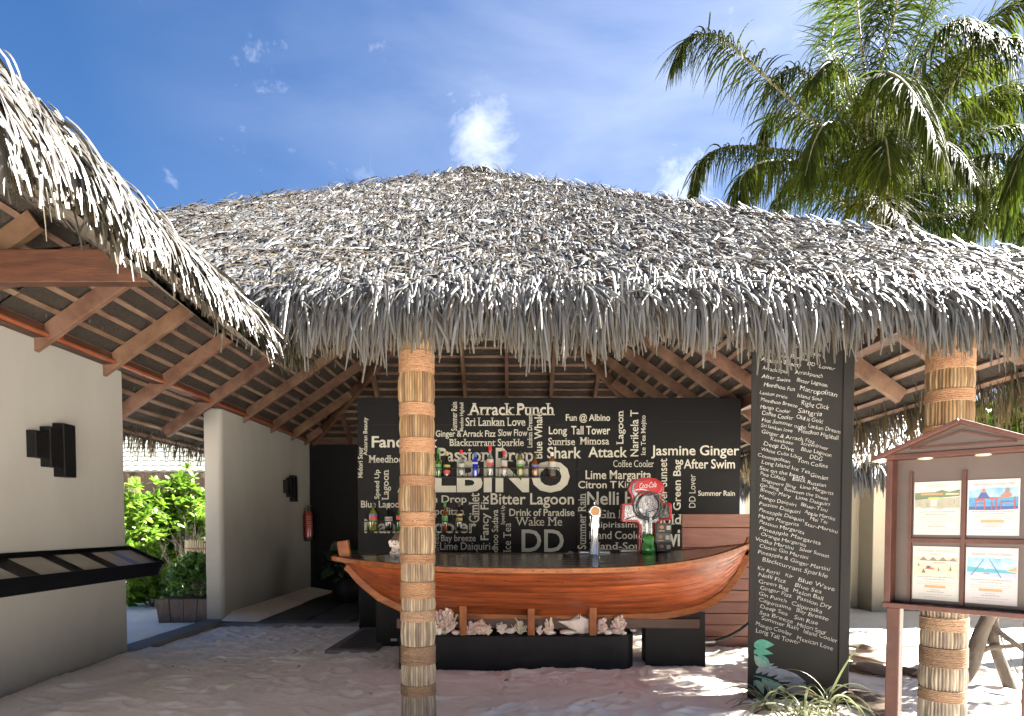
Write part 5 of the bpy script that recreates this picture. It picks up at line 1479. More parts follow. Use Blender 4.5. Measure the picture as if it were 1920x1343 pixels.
def poster(xa, xb, za_, zb2, paper, label, art, title_m, titles, lines):
    W, Hh = xb - xa, za_ - zb2
    loc = ks.matrix_basis @ Vector((xa, .044, zb2))
    t_ = thing('poster', loc, label, 'poster', 'posters in the notice kiosk', ks.rotation_euler.z)
    b = LB(); b.lo((0, 0, 0), (W, .003, Hh)); b.build('sheet', paper, t_)
    mats_, k = [], 0
    b = LB()
    for i, (m_, pts) in enumerate(art):
        if m_ not in mats_: mats_.append(m_)
        b.cur = mats_.index(m_)
        y = -.0006 - .0003 * i
        b.add([(q[0] * W, y, q[1] * Hh) for q in pts], [tuple(range(len(pts)))])
    b.build('picture', mats_, t_)
    for tt, x0, x1, y0, y1 in titles:
        letter('heading', (tt, 0.0, 1, 0.0), (x0 * W, -.001, y0 * Hh), ((x1 - x0) * W, 0, 0), (0, 0, (y1 - y0) * Hh), title_m, t_)
    b = LB(); mats_ = []
    for (x0, x1, y, h_, m_) in lines:
        if m_ not in mats_: mats_.append(m_)
        b.cur = mats_.index(m_)
        if h_ > .02: b.lo((x0 * W, -.001, (y - h_ / 2) * Hh), (x1 * W, 0, (y + h_ / 2) * Hh)); continue
        x = x0
        while x < x1:                                   # small print too fine to read
            w = random.uniform(.02, .07); b.lo((x * W, -.001, (y - h_ / 2) * Hh), (min(x + w, x1) * W, 0, (y + h_ / 2) * Hh)); x += w + .014
    b.build('small_print', mats_, t_)


def rect(x0, y0, x1, y1): return [(x0, y0), (x1, y0), (x1, y1), (x0, y1)]
def ell(cx, cy, rx, ry, n=12): return [(cx + rx * math.cos(2 * math.pi * k / n), cy + ry * math.sin(2 * math.pi * k / n)) for k in range(n)]
art1 = [('grey_beach', [(.02, .50), (.10, .53), (.22, .49), (.4, .515), (.55, .48), (.7, .505), (.97, .50), (.97, .70), (.02, .66)]), ('green_print', [(.02, .66), (.97, .72), (.97, .84), (.75, .80), (.6, .84), (.45, .80), (.25, .80), (.02, .79)]),
        ('orange_ink', rect(.15, .755, .62, .78)), ('hut_print', rect(.14, .735, .64, .755)), ('beach_print', rect(.68, .745, .96, .775)), ('label_yellow', rect(.32, .675, .55, .70)), ('menu_paper', rect(.36, .54, .50, .66)), ('paper', rect(.38, .63, .5, .67)),
        ('orange_ink', rect(.11, .57, .13, .62)), ('hut_print', rect(.30, .53, .315, .60)), ('orange_ink', rect(.75, .54, .77, .59)), ('hut_print', rect(.86, .58, .875, .64))]
art2 = [('sky_print', [(.03, .62), (.97, .62), (.97, .85), (.7, .84), (.5, .86), (.3, .83), (.03, .81)]), ('sea_blue', rect(.03, .50, .97, .67)), ('navy_print', [(.03, .46), (.5, .45), (.97, .47), (.97, .52), (.03, .52)]),
        ('turquoise', rect(.03, .655, .97, .68)), ('chair_print', rect(.15, .62, .34, .665)), ('chair_print', rect(.16, .45, .18, .62)), ('chair_print', rect(.33, .45, .355, .62)), ('chair_print', rect(.15, .56, .35, .575)), ('navy_print', [(.20, .66), (.45, .66), (.36, .77), (.27, .77)]),
        ('skin_print', ell(.32, .80, .035, .035)), ('chair_print', rect(.38, .65, .60, .665)), ('chair_print', rect(.47, .46, .49, .65)), ('chair_print', rect(.55, .46, .575, .65)), ('skin_print', [(.60, .65), (.80, .67), (.86, .71), (.78, .78), (.74, .77)]), ('hut_print', ell(.77, .80, .04, .04)),
        ('chair_print', rect(.65, .46, .67, .61)), ('chair_print', rect(.65, .585, .92, .60)), ('chair_print', rect(.90, .47, .92, .68)), ('white', ell(.48, .775, .025, .018))]
art3 = [('beach_print', [(.02, .44), (.12, .47), (.3, .45), (.5, .46), (.7, .445), (.97, .45), (.97, .80), (.02, .80)]), ('paper', rect(.02, .70, .97, .735)), ('hut_print', [(.16, .745), (.31, .745), (.235, .81)]), ('hut_print', [(.37, .745), (.52, .745), (.445, .81)]), ('hut_print', [(.58, .745), (.73, .745), (.655, .81)]), ('hut_print', [(.79, .735), (.95, .735), (.87, .80)]),
        ('green_print', rect(.16, .733, .95, .745)), ('green_print', [(.20, .50), (.29, .50), (.245, .59)]), ('green_print', [(.55, .55), (.59, .55), (.57, .62)]), ('green_print', [(.80, .56), (.84, .56), (.82, .65)]), ('green_print', [(.11, .63), (.16, .63), (.135, .68)]), ('label_yellow', rect(.53, .53, .60, .55)), ('label_yellow', rect(.77, .54, .86, .56)),
        ('chair_print', [(.28, .575), (.50, .575), (.42, .60), (.30, .60)]), ('navy_print', ell(.35, .615, .045, .02)), ('hut_print', rect(.45, .695, .72, .703))]
art4 = [('sky_print', [(.03, .60), (.97, .60), (.97, .80), (.8, .83), (.6, .81), (.45, .84), (.25, .82), (.03, .83)]), ('turquoise', [(.03, .55), (.97, .54), (.97, .60), (.03, .655)]), ('mauve_print', [(.03, .49), (.2, .50), (.4, .47), (.6, .48), (.97, .47), (.97, .56), (.03, .565)]), ('orange_ink', [(.78, .60), (.97, .59), (.97, .68)]), ('beach_print', [(.78, .60), (.97, .575), (.97, .60)]),
        ('navy_print', [(.10, .50), (.12, .50), (.37, .80), (.355, .80)]), ('navy_print', [(.45, .80), (.465, .80), (.70, .48), (.68, .48)]), ('hut_print', rect(.36, .535, .47, .55)), ('paper', ell(.39, .63, .02, .015)), ('beach_print', rect(.26, .53, .34, .56))]
def prints(extra=0, btn=('orange_ink',)):
    return [(.1, .9, .43, .012, 'grey_ink'), (.25, .72, .385, .012, 'grey_ink'), (.08, .88, .335, .010, 'peach_ink'), (.1, .85, .295, .010, 'peach_ink')] + ([(.27, .72, .25, .045, 'orange_ink')] if extra else [(.08, .9, .245, .01, 'peach_ink')]) + [(.4, .6, .19, .008, 'grey_ink'), (.32, .68, .155, .012, 'grey_ink'), (.15, .85, .105, .006, 'grey_ink'), (.25, .75, .06, .006, 'grey_ink')]
poster(xs_[0][0], xs_[0][1], zr[0], zr[1], 'paper', 'top left poster with a grey beach scene and peach heading', art1, 'peach_ink', [('Wine & Dine', .27, .73, .89, .945)], prints())
poster(xs_[1][0], xs_[1][1], zr[0], zr[1], 'paper_pink', 'top right poster with two diners at a table by blue sea', art2, 'orange_ink', [('Fine Dining at Water Villa', .12, .90, .885, .935)], prints(1))
poster(xs_[0][0], xs_[0][1], zr[2], zr[3], 'paper', 'bottom left poster with thatched huts behind a beige beach', art3, 'peach_ink', [('Romantic Sand Beach', .12, .90, .90, .945), ('Dinner', .38, .62, .835, .88)], prints(1))
poster(xs_[1][0], xs_[1][1], zr[2], zr[3], 'paper_pink', 'bottom right poster with a tent frame before turquoise sea', art4, 'orange_ink', [('Romantic Lobster Dinner', .12, .88, .865, .91)], prints(1))

# ------------------------------------------------------------------ palms
def ribbon(path_pts, n):
    """smooth curve through points"""
    P = [Vector(p) for p in path_pts]; P = [P[0] * 2 - P[1]] + P + [P[-1] * 2 - P[-2]]
    out = []; m = len(P) - 3
    for i in range(n + 1):
        t = i / n * m; k = min(int(t), m - 1); f = t - k; p0, p1, p2, p3 = P[k:k + 4]
        out.append(.5 * ((2 * p1) + (-p0 + p2) * f + (2 * p0 - 5 * p1 + 4 * p2 - p3) * f * f + (-p0 + 3 * p1 - 3 * p2 + p3) * f ** 3))
    return out


def frond(path, parent, L=.68, dens=1.0, hang=1.0, tint=(1, 1, 1), yellow=0.0, wid=.025):
    pts = ribbon(path, 40); ln = sum((pts[i + 1] - pts[i]).length for i in range(40))
    b = MB(); b.tube(pts[::2], [.026 * (1 - .8 * i / 20) + .004 for i in range(21)], 6)
    stem = b.build('rachis', 'palm_stem', parent, smooth=True)
    n = int(ln * 42 * dens); P, D, N, Ls, hg = [], [], [], [], []
    for sd in (-1, 1):
        for i in range(n):
            t = .10 + .9 * (i + rng.random()) / n; k = min(int(t * 40), 39); f = t * 40 - k
            p = pts[k].lerp(pts[k + 1], min(1, f)); d = (pts[k + 1] - pts[k]).normalized()
            s = d.cross(Vector((0, 0, 1)))
            s = (Vector((1, 0, 0)) if s.length < .05 else s.normalized()); u = s.cross(d)
            P.append(p); D.append(d * (.55 + .8 * t * t) + s * sd * 1.0 + u * (.18 + rng.normal(0, .24)) + Vector(rng.normal(0, .17, 3)))
            N.append(u + s * (-.2 * sd)); Ls.append(L * (.45 + 1.1 * math.sin(math.pi * min(1, .12 + .80 * t)) ** .8) * rng.uniform(.62, 1.2)); hg.append(hang * rng.uniform(.35, 1.6))
    P, D, N = (np.array([tuple(q) for q in z_]) for z_ in (P, D, N))
    V, Q = strands(P, D, N, np.array(Ls) * .8, wid * rng.uniform(.7, 1.2, len(P)), grav=np.array(hg) * 1.7, seg=6, arch=.34, prof=lambda t: min(1, .35 + 3 * t) * (1 - t ** 2.2) + .04, side=rng.normal(0, .25, len(P)))
    T = np.ones((len(P), 7, 3, 3)) * (np.array(tint) * rng.uniform(.62, 1.45, (len(P), 1)))[:, None, None, :]
    tt = np.linspace(0, 1, 7)[None, :, None, None]
    yv = (rng.random(len(P)) < yellow)[:, None, None, None] * np.clip((tt - .35) * 1.8, 0, 1)
    T = T * (1 - yv) + np.array([2.3, 1.9, .8]) * yv
    o = np_mesh('leaflets', V, Q, 'palm_leaf', stem, T, True, parent.location)
    return o


palm = thing('coconut_palm', at(1650, 345, 11.0), 'big green coconut palm rising behind the bar roof', 'palm tree')
C = palm.location.copy(); C = Vector(C)
palm.location.z = 0
b = MB(); b.tube([(C.x + .5, C.y + .2, -.2), (C.x + .35, C.y + .1, 2), (C.x + .12, C.y, C.z * .6), C + Vector((0, 0, .1))], [.2, .16, .14, .16], 14); b.build('trunk', 'bark', palm, smooth=True)
b = MB(); r = random.Random(2)
for i in range(60):
    a = r.uniform(0, 6.28); b.tube([C + Vector((.1 * math.cos(a), .1 * math.sin(a), -.5)), C + Vector((.2 * math.cos(a), .2 * math.sin(a), r.uniform(-.3, .2))), C + Vector((.3 * math.cos(a), .3 * math.sin(a), r.uniform(-.4, .5)))], [.03, .02, .004], 5)
b.build('leaf_sheath', 'dry_frond', palm, smooth=True)
def A3(*q): return [C + (at(x, y, Yq) - C) * 1.0 for x, y, Yq in q]
frond([C] + A3((1540, 240, 10.6), (1430, 140, 10.3), (1350, 70, 10.0), (1290, 72, 9.8), (1268, 110, 9.7)), palm, .62, 1.0, 1.6)
frond([C] + A3((1630, 200, 11.0), (1612, 60, 11.0), (1600, -80, 10.8), (1580, -190, 10.6)), palm, .78, 1.15, .8, (.85, .95, .9))
frond([C] + A3((1680, 180, 11.4), (1740, 20, 11.4), (1790, -120, 11.2), (1830, -190, 11)), palm, .75, 1.1, .8, (.9, 1, .9))
frond([C] + A3((1600, 230, 12.0), (1560, 90, 12.4), (1575, -20, 12.6), (1560, -100, 12.6)), palm, .6, .9, .8, (.8, .95, .9))
frond([C] + A3((1625, 240, 10.0), (1645, 145, 9.0), (1690, 150, 8.3), (1735, 215, 7.9), (1760, 280, 7.7)), palm, .66, 1.5, 2.6, (1.25, 1.3, 1.0), .5)
frond([C] + A3((1720, 230, 11.2), (1800, 100, 11.0), (1880, 20, 10.7), (1960, -10, 10.4)), palm, .7, 1.1, 1.2)
frond([C] + A3((1760, 200, 10.3), (1830, 95, 9.6), (1900, 72, 9.2), (1990, 110, 8.9)), palm, .72, 1.3, 2.4, (1.2, 1.25, 1.0), .3)
frond([C] + A3((1560, 300, 10.8), (1450, 280, 10.6), (1370, 275, 10.4), (1315, 300, 10.2), (1298, 360, 10.1)), palm, .55, 1.2, 2.0, (.95, 1, .95), .12)
frond([C] + A3((1560, 320, 10.0), (1480, 302, 9.5), (1420, 308, 9.2), (1388, 340, 9.0), (1395, 390, 9.0)), palm, .60, 1.3, 2.2, (1.15, 1.15, .9), .3)
frond([C] + A3((1620, 372, 10.1), (1650, 372, 9.6), (1690, 410, 9.2), (1720, 460, 9.0)), palm, .62, 1.3, 1.0, (1.25, 1.1, .8), .25)
frond([C] + A3((1750, 300, 10.6), (1850, 245, 10.2), (1930, 240, 9.9), (2010, 280, 9.6)), palm, .72, 1.2, 2.2, (.9, 1, .9), .1)
frond([C] + A3((1760, 350, 11.0), (1860, 330, 10.8), (1940, 350, 10.7), (2000, 400, 10.6)), palm, .7, 1.1, 2.0, (.8, .9, .85))
frond([C] + A3((1730, 400, 11.0), (1800, 400, 10.8), (1880, 395, 10.7), (1950, 420, 10.6)), palm, .7, 1.1, 1.8, (.8, .9, .85))
frond([C] + A3((1690, 240, 12.4), (1740, 140, 13.0), (1800, 110, 13.4), (1880, 130, 13.6)), palm, .7, 1.0, 1.5, (.75, .9, .85))
frond([C] + A3((1560, 260, 11.8), (1480, 215, 12.2), (1440, 230, 12.5), (1430, 290, 12.6)), palm, .6, .9, 1.6, (.75, .9, .85))
frond([C] + A3((1610, 280, 9.8), (1560, 230, 9.2), (1530, 260, 8.9), (1510, 330, 8.8)), palm, .60, 1.2, 2.4, (1, 1.05, .95), .1)
frond([C] + A3((1600, 390, 11.4), (1540, 360, 11.4), (1480, 370, 11.4), (1440, 420, 11.4)), palm, .6, 1.0, 1.6, (.7, .85, .8))
frond([C] + A3((1680, 300, 10.2), (1740, 260, 9.4), (1800, 290, 8.9), (1840, 360, 8.6)), palm, .66, 1.3, 2.4, (.95, 1, .9), .1)
frond([C] + A3((1650, 150, 11), (1680, 20, 10.8), (1700, -120, 10.4), (1720, -210, 10)), palm, .75, 1.1, 1.0, (.95, 1, .85), .1)
frond([C] + A3((1700, 330, 12.0), (1780, 290, 12.8), (1850, 320, 13.4), (1900, 390, 13.8)), palm, .75, 1.1, 1.8, (.7, .85, .8))

for i, (q1, q2, q3) in enumerate((((1740, 250, 12.0), (1830, 180, 12.6), (1900, 230, 13.0)), ((1790, 310, 10.5), (1880, 290, 9.8), (1950, 350, 9.4)), ((1730, 120, 10.4), (1790, 40, 9.8), (1870, 60, 9.4)),
                          ((1570, 330, 12.4), (1500, 330, 13.2), (1450, 380, 13.6)), ((1780, 380, 11.8), (1850, 380, 12.2), (1920, 430, 12.4)), ((1600, 200, 10.2), (1560, 120, 9.6), (1520, 150, 9.3)),
                          ((1700, 380, 11.6), (1760, 420, 11.8), (1800, 480, 11.9)), ((1650, 280, 9.4), (1660, 260, 8.8), (1670, 330, 8.4)), ((1810, 220, 11.6), (1880, 160, 11.8), (1960, 190, 12)), ((1570, 200, 11.2), (1500, 130, 11.0), (1440, 150, 10.9)))):
    frond([C] + A3(q1, q2, q3), palm, .72, 1.1, 2.2, ((.85, .95, .9), (1.1, 1.1, .9), (1, 1, .9))[i % 3], (.05, .2, .1)[i % 3])

palm2 = thing('coconut_palm', (9.6, 7.9, 0), 'second coconut palm at the far right edge over the kiosk', 'palm tree')
C2 = Vector((9.6, 7.9, 6.3))
b = MB(); b.tube([(9.9, 8.1, -.2), (9.85, 8.0, 3), C2], [.19, .15, .15], 14); b.build('trunk', 'bark', palm2, smooth=True)
for i in range(15):
    a = i * 2 * math.pi / 15 + .2; e = (.9, .35, .6)[i % 3]; Lf = random.uniform(2.9, 3.6)
    d = Vector((math.cos(a), math.sin(a), 0))
    frond([C2, C2 + d * Lf * .3 + Vector((0, 0, .5 + e)), C2 + d * Lf * .65 + Vector((0, 0, .4 + e)), C2 + d * Lf * .9 + Vector((0, 0, -.2 + e * .6)), C2 + d * Lf + Vector((0, 0, -.9 + e * .3))], palm2, .72, .9, 1.8, (.9, 1, .9), .08)

# ------------------------------------------------------------------ leafy plants
def rosettes(centres, size, n_per, tint0, tint1, m, name, parent, droop=.6, wide=.36):
    n = len(centres); P = np.repeat(np.array(centres), n_per, 0); k = n * n_per
    a = np.tile(np.arange(n_per) * 2.4, n) + np.repeat(rng.uniform(0, 6.28, n), n_per); e = np.tile(np.linspace(.15, 1.25, n_per), n) + rng.normal(0, .12, k)
    ax = norm(np.stack([rng.normal(0, .45, n), rng.normal(-.1, .45, n), np.ones(n)], -1)); ax = np.repeat(ax, n_per, 0)
    s1 = norm(np.cross(ax, np.array([.3, 1, .1]))); s2 = np.cross(ax, s1)
    D = (s1 * np.cos(a)[:, None] + s2 * np.sin(a)[:, None]) * np.cos(e)[:, None] + ax * np.sin(e)[:, None]
    L = size * rng.uniform(.7, 1.15, k)
    V, Q = strands(P, D, ax + D * -.2 + rng.normal(0, .1, (k, 3)), L, L * wide, grav=droop * rng.uniform(.5, 1.4, k), seg=4, arch=.12, prof=lambda t: (.30, .62, 1.0, 1.05, .25)[int(round(t * 4))])
    T = strand_tint(k, 4, tint0, tint1, .2)
    return np_mesh(name, V, Q, m, parent, T, True, parent.location if parent else None)


def bush(px, py, Y, w, h, n, label, size=.17, m='leaf_bright', t0=(.75, .85, .7), t1=(1.4, 1.3, 1.0), npr=12, group=None, dep=1.0, loc=None):
    p = at(px, py, Y) if loc is None else Vector(loc); p.z = 0
    t_ = thing('bush', p, label, 'bush', group)
    b = MB(); r = random.Random(int(px + Y * 7)); cs = []
    for i in range(n):
        a, rr_ = r.uniform(0, 6.28), r.random() ** .5; z = r.random() ** .7
        q = Vector((math.cos(a) * rr_ * w / 2 * (1 - .35 * z), math.sin(a) * rr_ * dep / 2, .08 + h * z * (1 - .35 * rr_ * rr_) * r.uniform(.85, 1.1))); cs.append(tuple(p + q))
        if i % 6 == 0: b.tube([p + Vector((q.x * .2, q.y * .2, 0)), p + Vector((q.x * .6, q.y * .6, q.z * .5)), p + q], [.018, .012, .006], 5)
    b.build('stems', 'bark', t_, smooth=True)
    rosettes(cs, size, npr, t0, t1, m, 'foliage', t_)
    return t_


G1 = 'sunlit bushes beyond the doorway'
bush(262, 1125, 12.6, 1.3, 2.2, 150, 'bright green leafy bush beside the white wall beyond the doorway', .2, group=G1)
bush(345, 1125, 13.6, 1.5, 2.6, 180, 'tallest bright green bush behind the bare twigs', .2, group=G1)
bush(200, 1125, 14.5, 2.2, 1.9, 120, 'sunlit green bush mostly hidden behind the near white wall', .2, group=G1)
bush(285, 1128, 11.4, .85, .55, 46, 'low bright rosette bush on the sand left of the planter', .24, group=G1, t0=(.9, 1, .7), t1=(1.5, 1.4, 1.1))
bush(290, 1125, 13.3, 1.3, 2.25, 130, 'middle bright green bush between its taller neighbour and the near white wall', .2, group=G1)
for i, (x, y, w, h) in enumerate(((-9.5, 14, 3.5, 2.4), (-12, 17, 4, 2.6), (-9, 18.5, 4, 2.4))):
    bush(0, 0, y, w, h, 110, ('green bush farther left beyond the doorway', 'broad far green bush left of the tiled house', 'green bush against the tiled house')[i], .24, group=G1, dep=2, loc=(x, y, 0))
# bare twig shrub
tp = at(345, 1128, 12.0); tp.z = 0
ts = thing('bare_shrub', tp, 'bare pale twiggy shrub before the bright bushes', 'shrub')
b = MB(); r = random.Random(5)
def twig(p, d, L, w, dep):
    q = p + d * L * .5 + Vector((r.uniform(-.03, .03),) * 3); e = p + d * L; b.tube([p, q, e], [w, w * .8, w * .55], 5)
    if dep:
        for _ in range(r.choice((2, 2, 3))): twig(q.lerp(e, r.random()), (d + Vector((r.uniform(-.6, .6), r.uniform(-.6, .6), r.uniform(-.2, .5)))).normalized(), L * r.uniform(.55, .8), w * .6, dep - 1)
for i in range(7): twig(tp + Vector((r.uniform(-.15, .25), 0, 0)), Vector((r.uniform(-.75, .35), r.uniform(-.4, .2), 1)).normalized(), r.uniform(.6, .85), .014, 3)
b.build('twigs', 'twig', ts, smooth=True)
# woven basket behind
p = at(362, 1065, 11.3); q = at(362, 1015, 11.3)
bk = thing('bamboo_screen', (p.x, 11.3, 0), 'small round bamboo screen half hidden by bushes', 'screen')
b = MB()
for i in range(34):
    a = math.pi + math.pi * i / 33; b.tube([(p.x + .32 + .42 * math.cos(a), 11.3 + .25 * math.sin(a), -.02), (p.x + .32 + .42 * math.cos(a), 11.3 + .25 * math.sin(a), q.z + random.uniform(-.03, .03))], .020, 6)
b.build('canes', 'bamboo', bk, smooth=True)
b = MB()
for z_ in (.75, 1.05): b.tube([(p.x + .32 + .445 * math.cos(math.pi + math.pi * i / 20), 11.3 + .275 * math.sin(math.pi + math.pi * i / 20), z_) for i in range(21)], .012, 6)
b.build('lashing', 'rope', bk, smooth=True)
# planter
p = on_ground(350, 1180); 
pl = thing('planter_box', (-4.90, 9.85, 0), 'tapered dark wooden planter box outside the doorway', 'planter')
for i in range(4):
    x = -.42 + i * .215; b = LB()
    b.prism([(x * .86, 0), ((x + .205) * .86, 0), (x + .205, .38), (x, .38)], (0, -.36, -.02), (1, 0, 0), (0, 0, 1), (0, .03, 0)); b.build('board', 'planter_wood', pl, bevel=.004)
b = LB(); b.box((0.01, 0.02, .17), (.84, .66, .36), taper=.86); b.build('tub', 'planter_wood', pl)
b = LB(); b.box((.01, .02, .352), (.76, .58, .02)); b.build('soil', 'soil', pl)
pp = Vector(pl.location); cs = []
tb = thing('potted_shrub', (pp.x, pp.y, .36), 'dense dark green shrub growing in the wooden planter', 'shrub')
for i in range(230):
    a, e = random.uniform(0, 6.28), random.uniform(-.1, 1.5); q_ = random.uniform(.6, 1)
    cs.append((pp.x + .40 * q_ * math.cos(a) * math.cos(e), pp.y + .36 * q_ * math.sin(a) * math.cos(e), .40 + .62 * q_ * max(0, math.sin(e))))
rosettes(cs, .10, 8, (.9, 1, .8), (1.9, 1.8, 1.3), 'leaf_dark', 'foliage', tb, .5, .42)
b = MB(); [b.tube([(pp.x, pp.y, .3), tuple(c * .5 + d * .5 for c, d in zip(cs[i], (pp.x, pp.y, .45))), cs[i]], [.012, .008, .004], 5) for i in range(0, 230, 10)]; b.build('stems', 'bark', tb, smooth=True)
# dim plant in the dark corner
p = at(650, 1100, 11.5)
dp = thing('potted_plant', (p.x, 11.5, .06), 'dim dark leaved potted plant in the corner behind the boat stern', 'plant')
b = MB(); b.lathe([(.16, 0), (.24, .12), (.27, .28), (.22, .42), (.20, .44)], (p.x, 11.5, .068), 20); b.build('pot', 'black_render', dp, smooth=True)
cs = [(p.x + random.uniform(-.3, .3), 11.5 + random.uniform(-.2, .2), random.uniform(.55, .9)) for _ in range(16)]
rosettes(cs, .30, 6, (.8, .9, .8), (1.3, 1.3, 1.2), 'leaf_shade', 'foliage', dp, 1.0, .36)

# spider plants at the board's foot
def spider(px, py, n, label, seed, rad=1.0):
    p = on_ground(px, py, .0); t_ = thing('spider_plant', p, label, 'plant', 'striped spider plants at the board foot')
    g = np.random.default_rng(seed)
    a = g.uniform(0, 6.28, n); e = g.uniform(.5, 1.45, n)
    P = np.tile(np.array([p.x, p.y, .02]), (n, 1)) + g.normal(0, .03, (n, 3)) * (1, 1, 0)
    D = np.stack([np.cos(a) * np.cos(e), np.sin(a) * np.cos(e), np.sin(e)], -1)
    L = g.uniform(.28, .52, n) * rad
    V, Q = strands(P, D, np.stack([-np.cos(a) * np.sin(e), -np.sin(a) * np.sin(e), np.cos(e)], -1), L, g.uniform(.014, .024, n), grav=g.uniform(1.4, 3.2, n), seg=9, arch=-.18, prof=lambda t: .7 + .5 * t if t < .5 else .95 * (1 - (t - .5) * 1.9) + .05, side=g.normal(0, .4, n))
    gr = np.array((.19, .27, .05)); cr = np.array((.62, .64, .42)); T = np.zeros((n, 10, 3, 3))
    T[:, :, 0] = cr; T[:, :, 2] = cr; T[:, :, 1] = gr * .8
    old = g.random(n) < .08; T[old] = (.38, .22, .07)
    T *= g.uniform(.8, 1.15, (n, 1, 1, 1))
    np_mesh('leaves', V, Q, 'spider', t_, T, True, t_.location)


spider(1440, 1336, 26, 'cream striped spider plant below the painted leaves', 1, .95)
spider(1503, 1350, 40, 'fullest striped spider plant at the middle of the board foot', 2)
spider(1552, 1335, 34, 'striped spider plant by the board right corner with one tall leaf', 3)
p = on_ground(1548, 1333)
V, Q = strands(np.array([[p.x, p.y, .02]]), np.array([[.28, .0, 1.0]]), np.array([[-.9, -.4, .3]]), np.array([.66]), np.array([.022]), grav=-.15, side=.5, seg=10, arch=-.15, prof=lambda t: 1 - .9 * t * t)
T = np.zeros((1, 11, 3, 3)); T[:, :, 0] = T[:, :, 2] = (.55, .58, .35); T[:, :, 1] = (.19, .29, .05)
sp3 = [o for o in bpy.data.objects if o.name.startswith('spider_plant') and 'tall leaf' in o['label']][0]
np_mesh('tall_leaf', V, Q, 'spider', sp3, T, True, sp3.location)

# ------------------------------------------------------------------ neighbouring house beyond the doorway
nh = thing('tiled_house', (-11, 17, 0), 'house with pale green tiled roof glimpsed beyond the doorway', 'house')
b = MB(); Ye, Yr = 15.6, 20.0
ze = at(300, 893, Ye).z
rows_ = 12
for k in range(rows_):
    y0, y1 = Ye + (Yr - Ye) * k / rows_, Ye + (Yr - Ye) * (k + 1) / rows_
    z0 = ze + .1 + (y0 - Ye) * .42; z1 = ze + .1 + (y1 - Ye) * .42
    for i in range(36):
        x = -14.5 + i * .22; w = .225
        vs = [(x + w * j / 4, y0, z0 + .030 + .022 * math.sin(math.pi * j / 4)) for j in range(5)] + [(x + w * j / 4, y1, z1 + .010 + .022 * math.sin(math.pi * j / 4)) for j in range(5)] + [(x + w * j / 4, y0, z0 - .004) for j in range(5)]
        b.add(vs, [(j, j + 1, j + 6, j + 5) for j in range(4)] + [(j + 10, j + 11, j + 1, j) for j in range(4)])
b.build('roof', 'roof_tile', nh)
b = MB()
for i in range(22):
    x = -14.4 + i * .36; b.bar((x, Ye + .05, ze + .02), (x, Yr, ze + .02 + (Yr - Ye) * .42), .06, .12)
b.build('eave_rafters', 'dark_eave', nh)
b = MB(); b.lo((-14.2, 17.2, 0), (-6.8, 20, ze + .4)); b.build('house_wall', 'dark_eave', nh)
b = MB(); q = at(247, 930, 15.7); b.lo((q.x - .1, 15.72, 0), (q.x + .1, 15.92, ze + .0)); b.build('post', 'green_paint', nh)

# ------------------------------------------------------------------ cream hut on the right
rh = thing('cream_hut', (8, 12.5, 0), 'small cream hut with blue grey thatched roof behind the chalkboard', 'hut')
cw = on_ground(1634, 1146)
x0, y0 = cw.x, cw.y
b = MB(); b.lo((x0, y0, -.1), (x0 + 4, y0 + 4, 2.55)); b.build('wall', 'cream_plaster', rh, bevel=.01)
b = MB(); b.lo((x0 - .9, y0 + .55, -.1), (x0 - .001, y0 + 3.5, 2.55)); b.build('wall', 'cream_plaster', rh, bevel=.01)
b = MB(); b.lo((x0 - .30, y0 + .42, 0), (x0 - .002, y0 + .54, 2.3)); b.build('door_jamb', 'cream_plaster', rh, bevel=.01)
b = MB(); b.lo((x0 - .85, y0 + .50, .02), (x0 - .31, y0 + .545, 2.2)); dr = b.build('door', 'concrete', rh, bevel=.006)
b = MB(); b.sphere((x0 - .40, y0 + .46, 1.05), .035, 10, 8); b.lo((x0 - .43, y0 + .485, .95), (x0 - .37, y0 + .499, 1.15)); b.build('handle', 'steel', dr, smooth=True)
ez = 2.15; ec = (x0 + 1.6, y0 + 1.9); hw_ = 2.9; apz = 4.0
n = 9000; sets = []
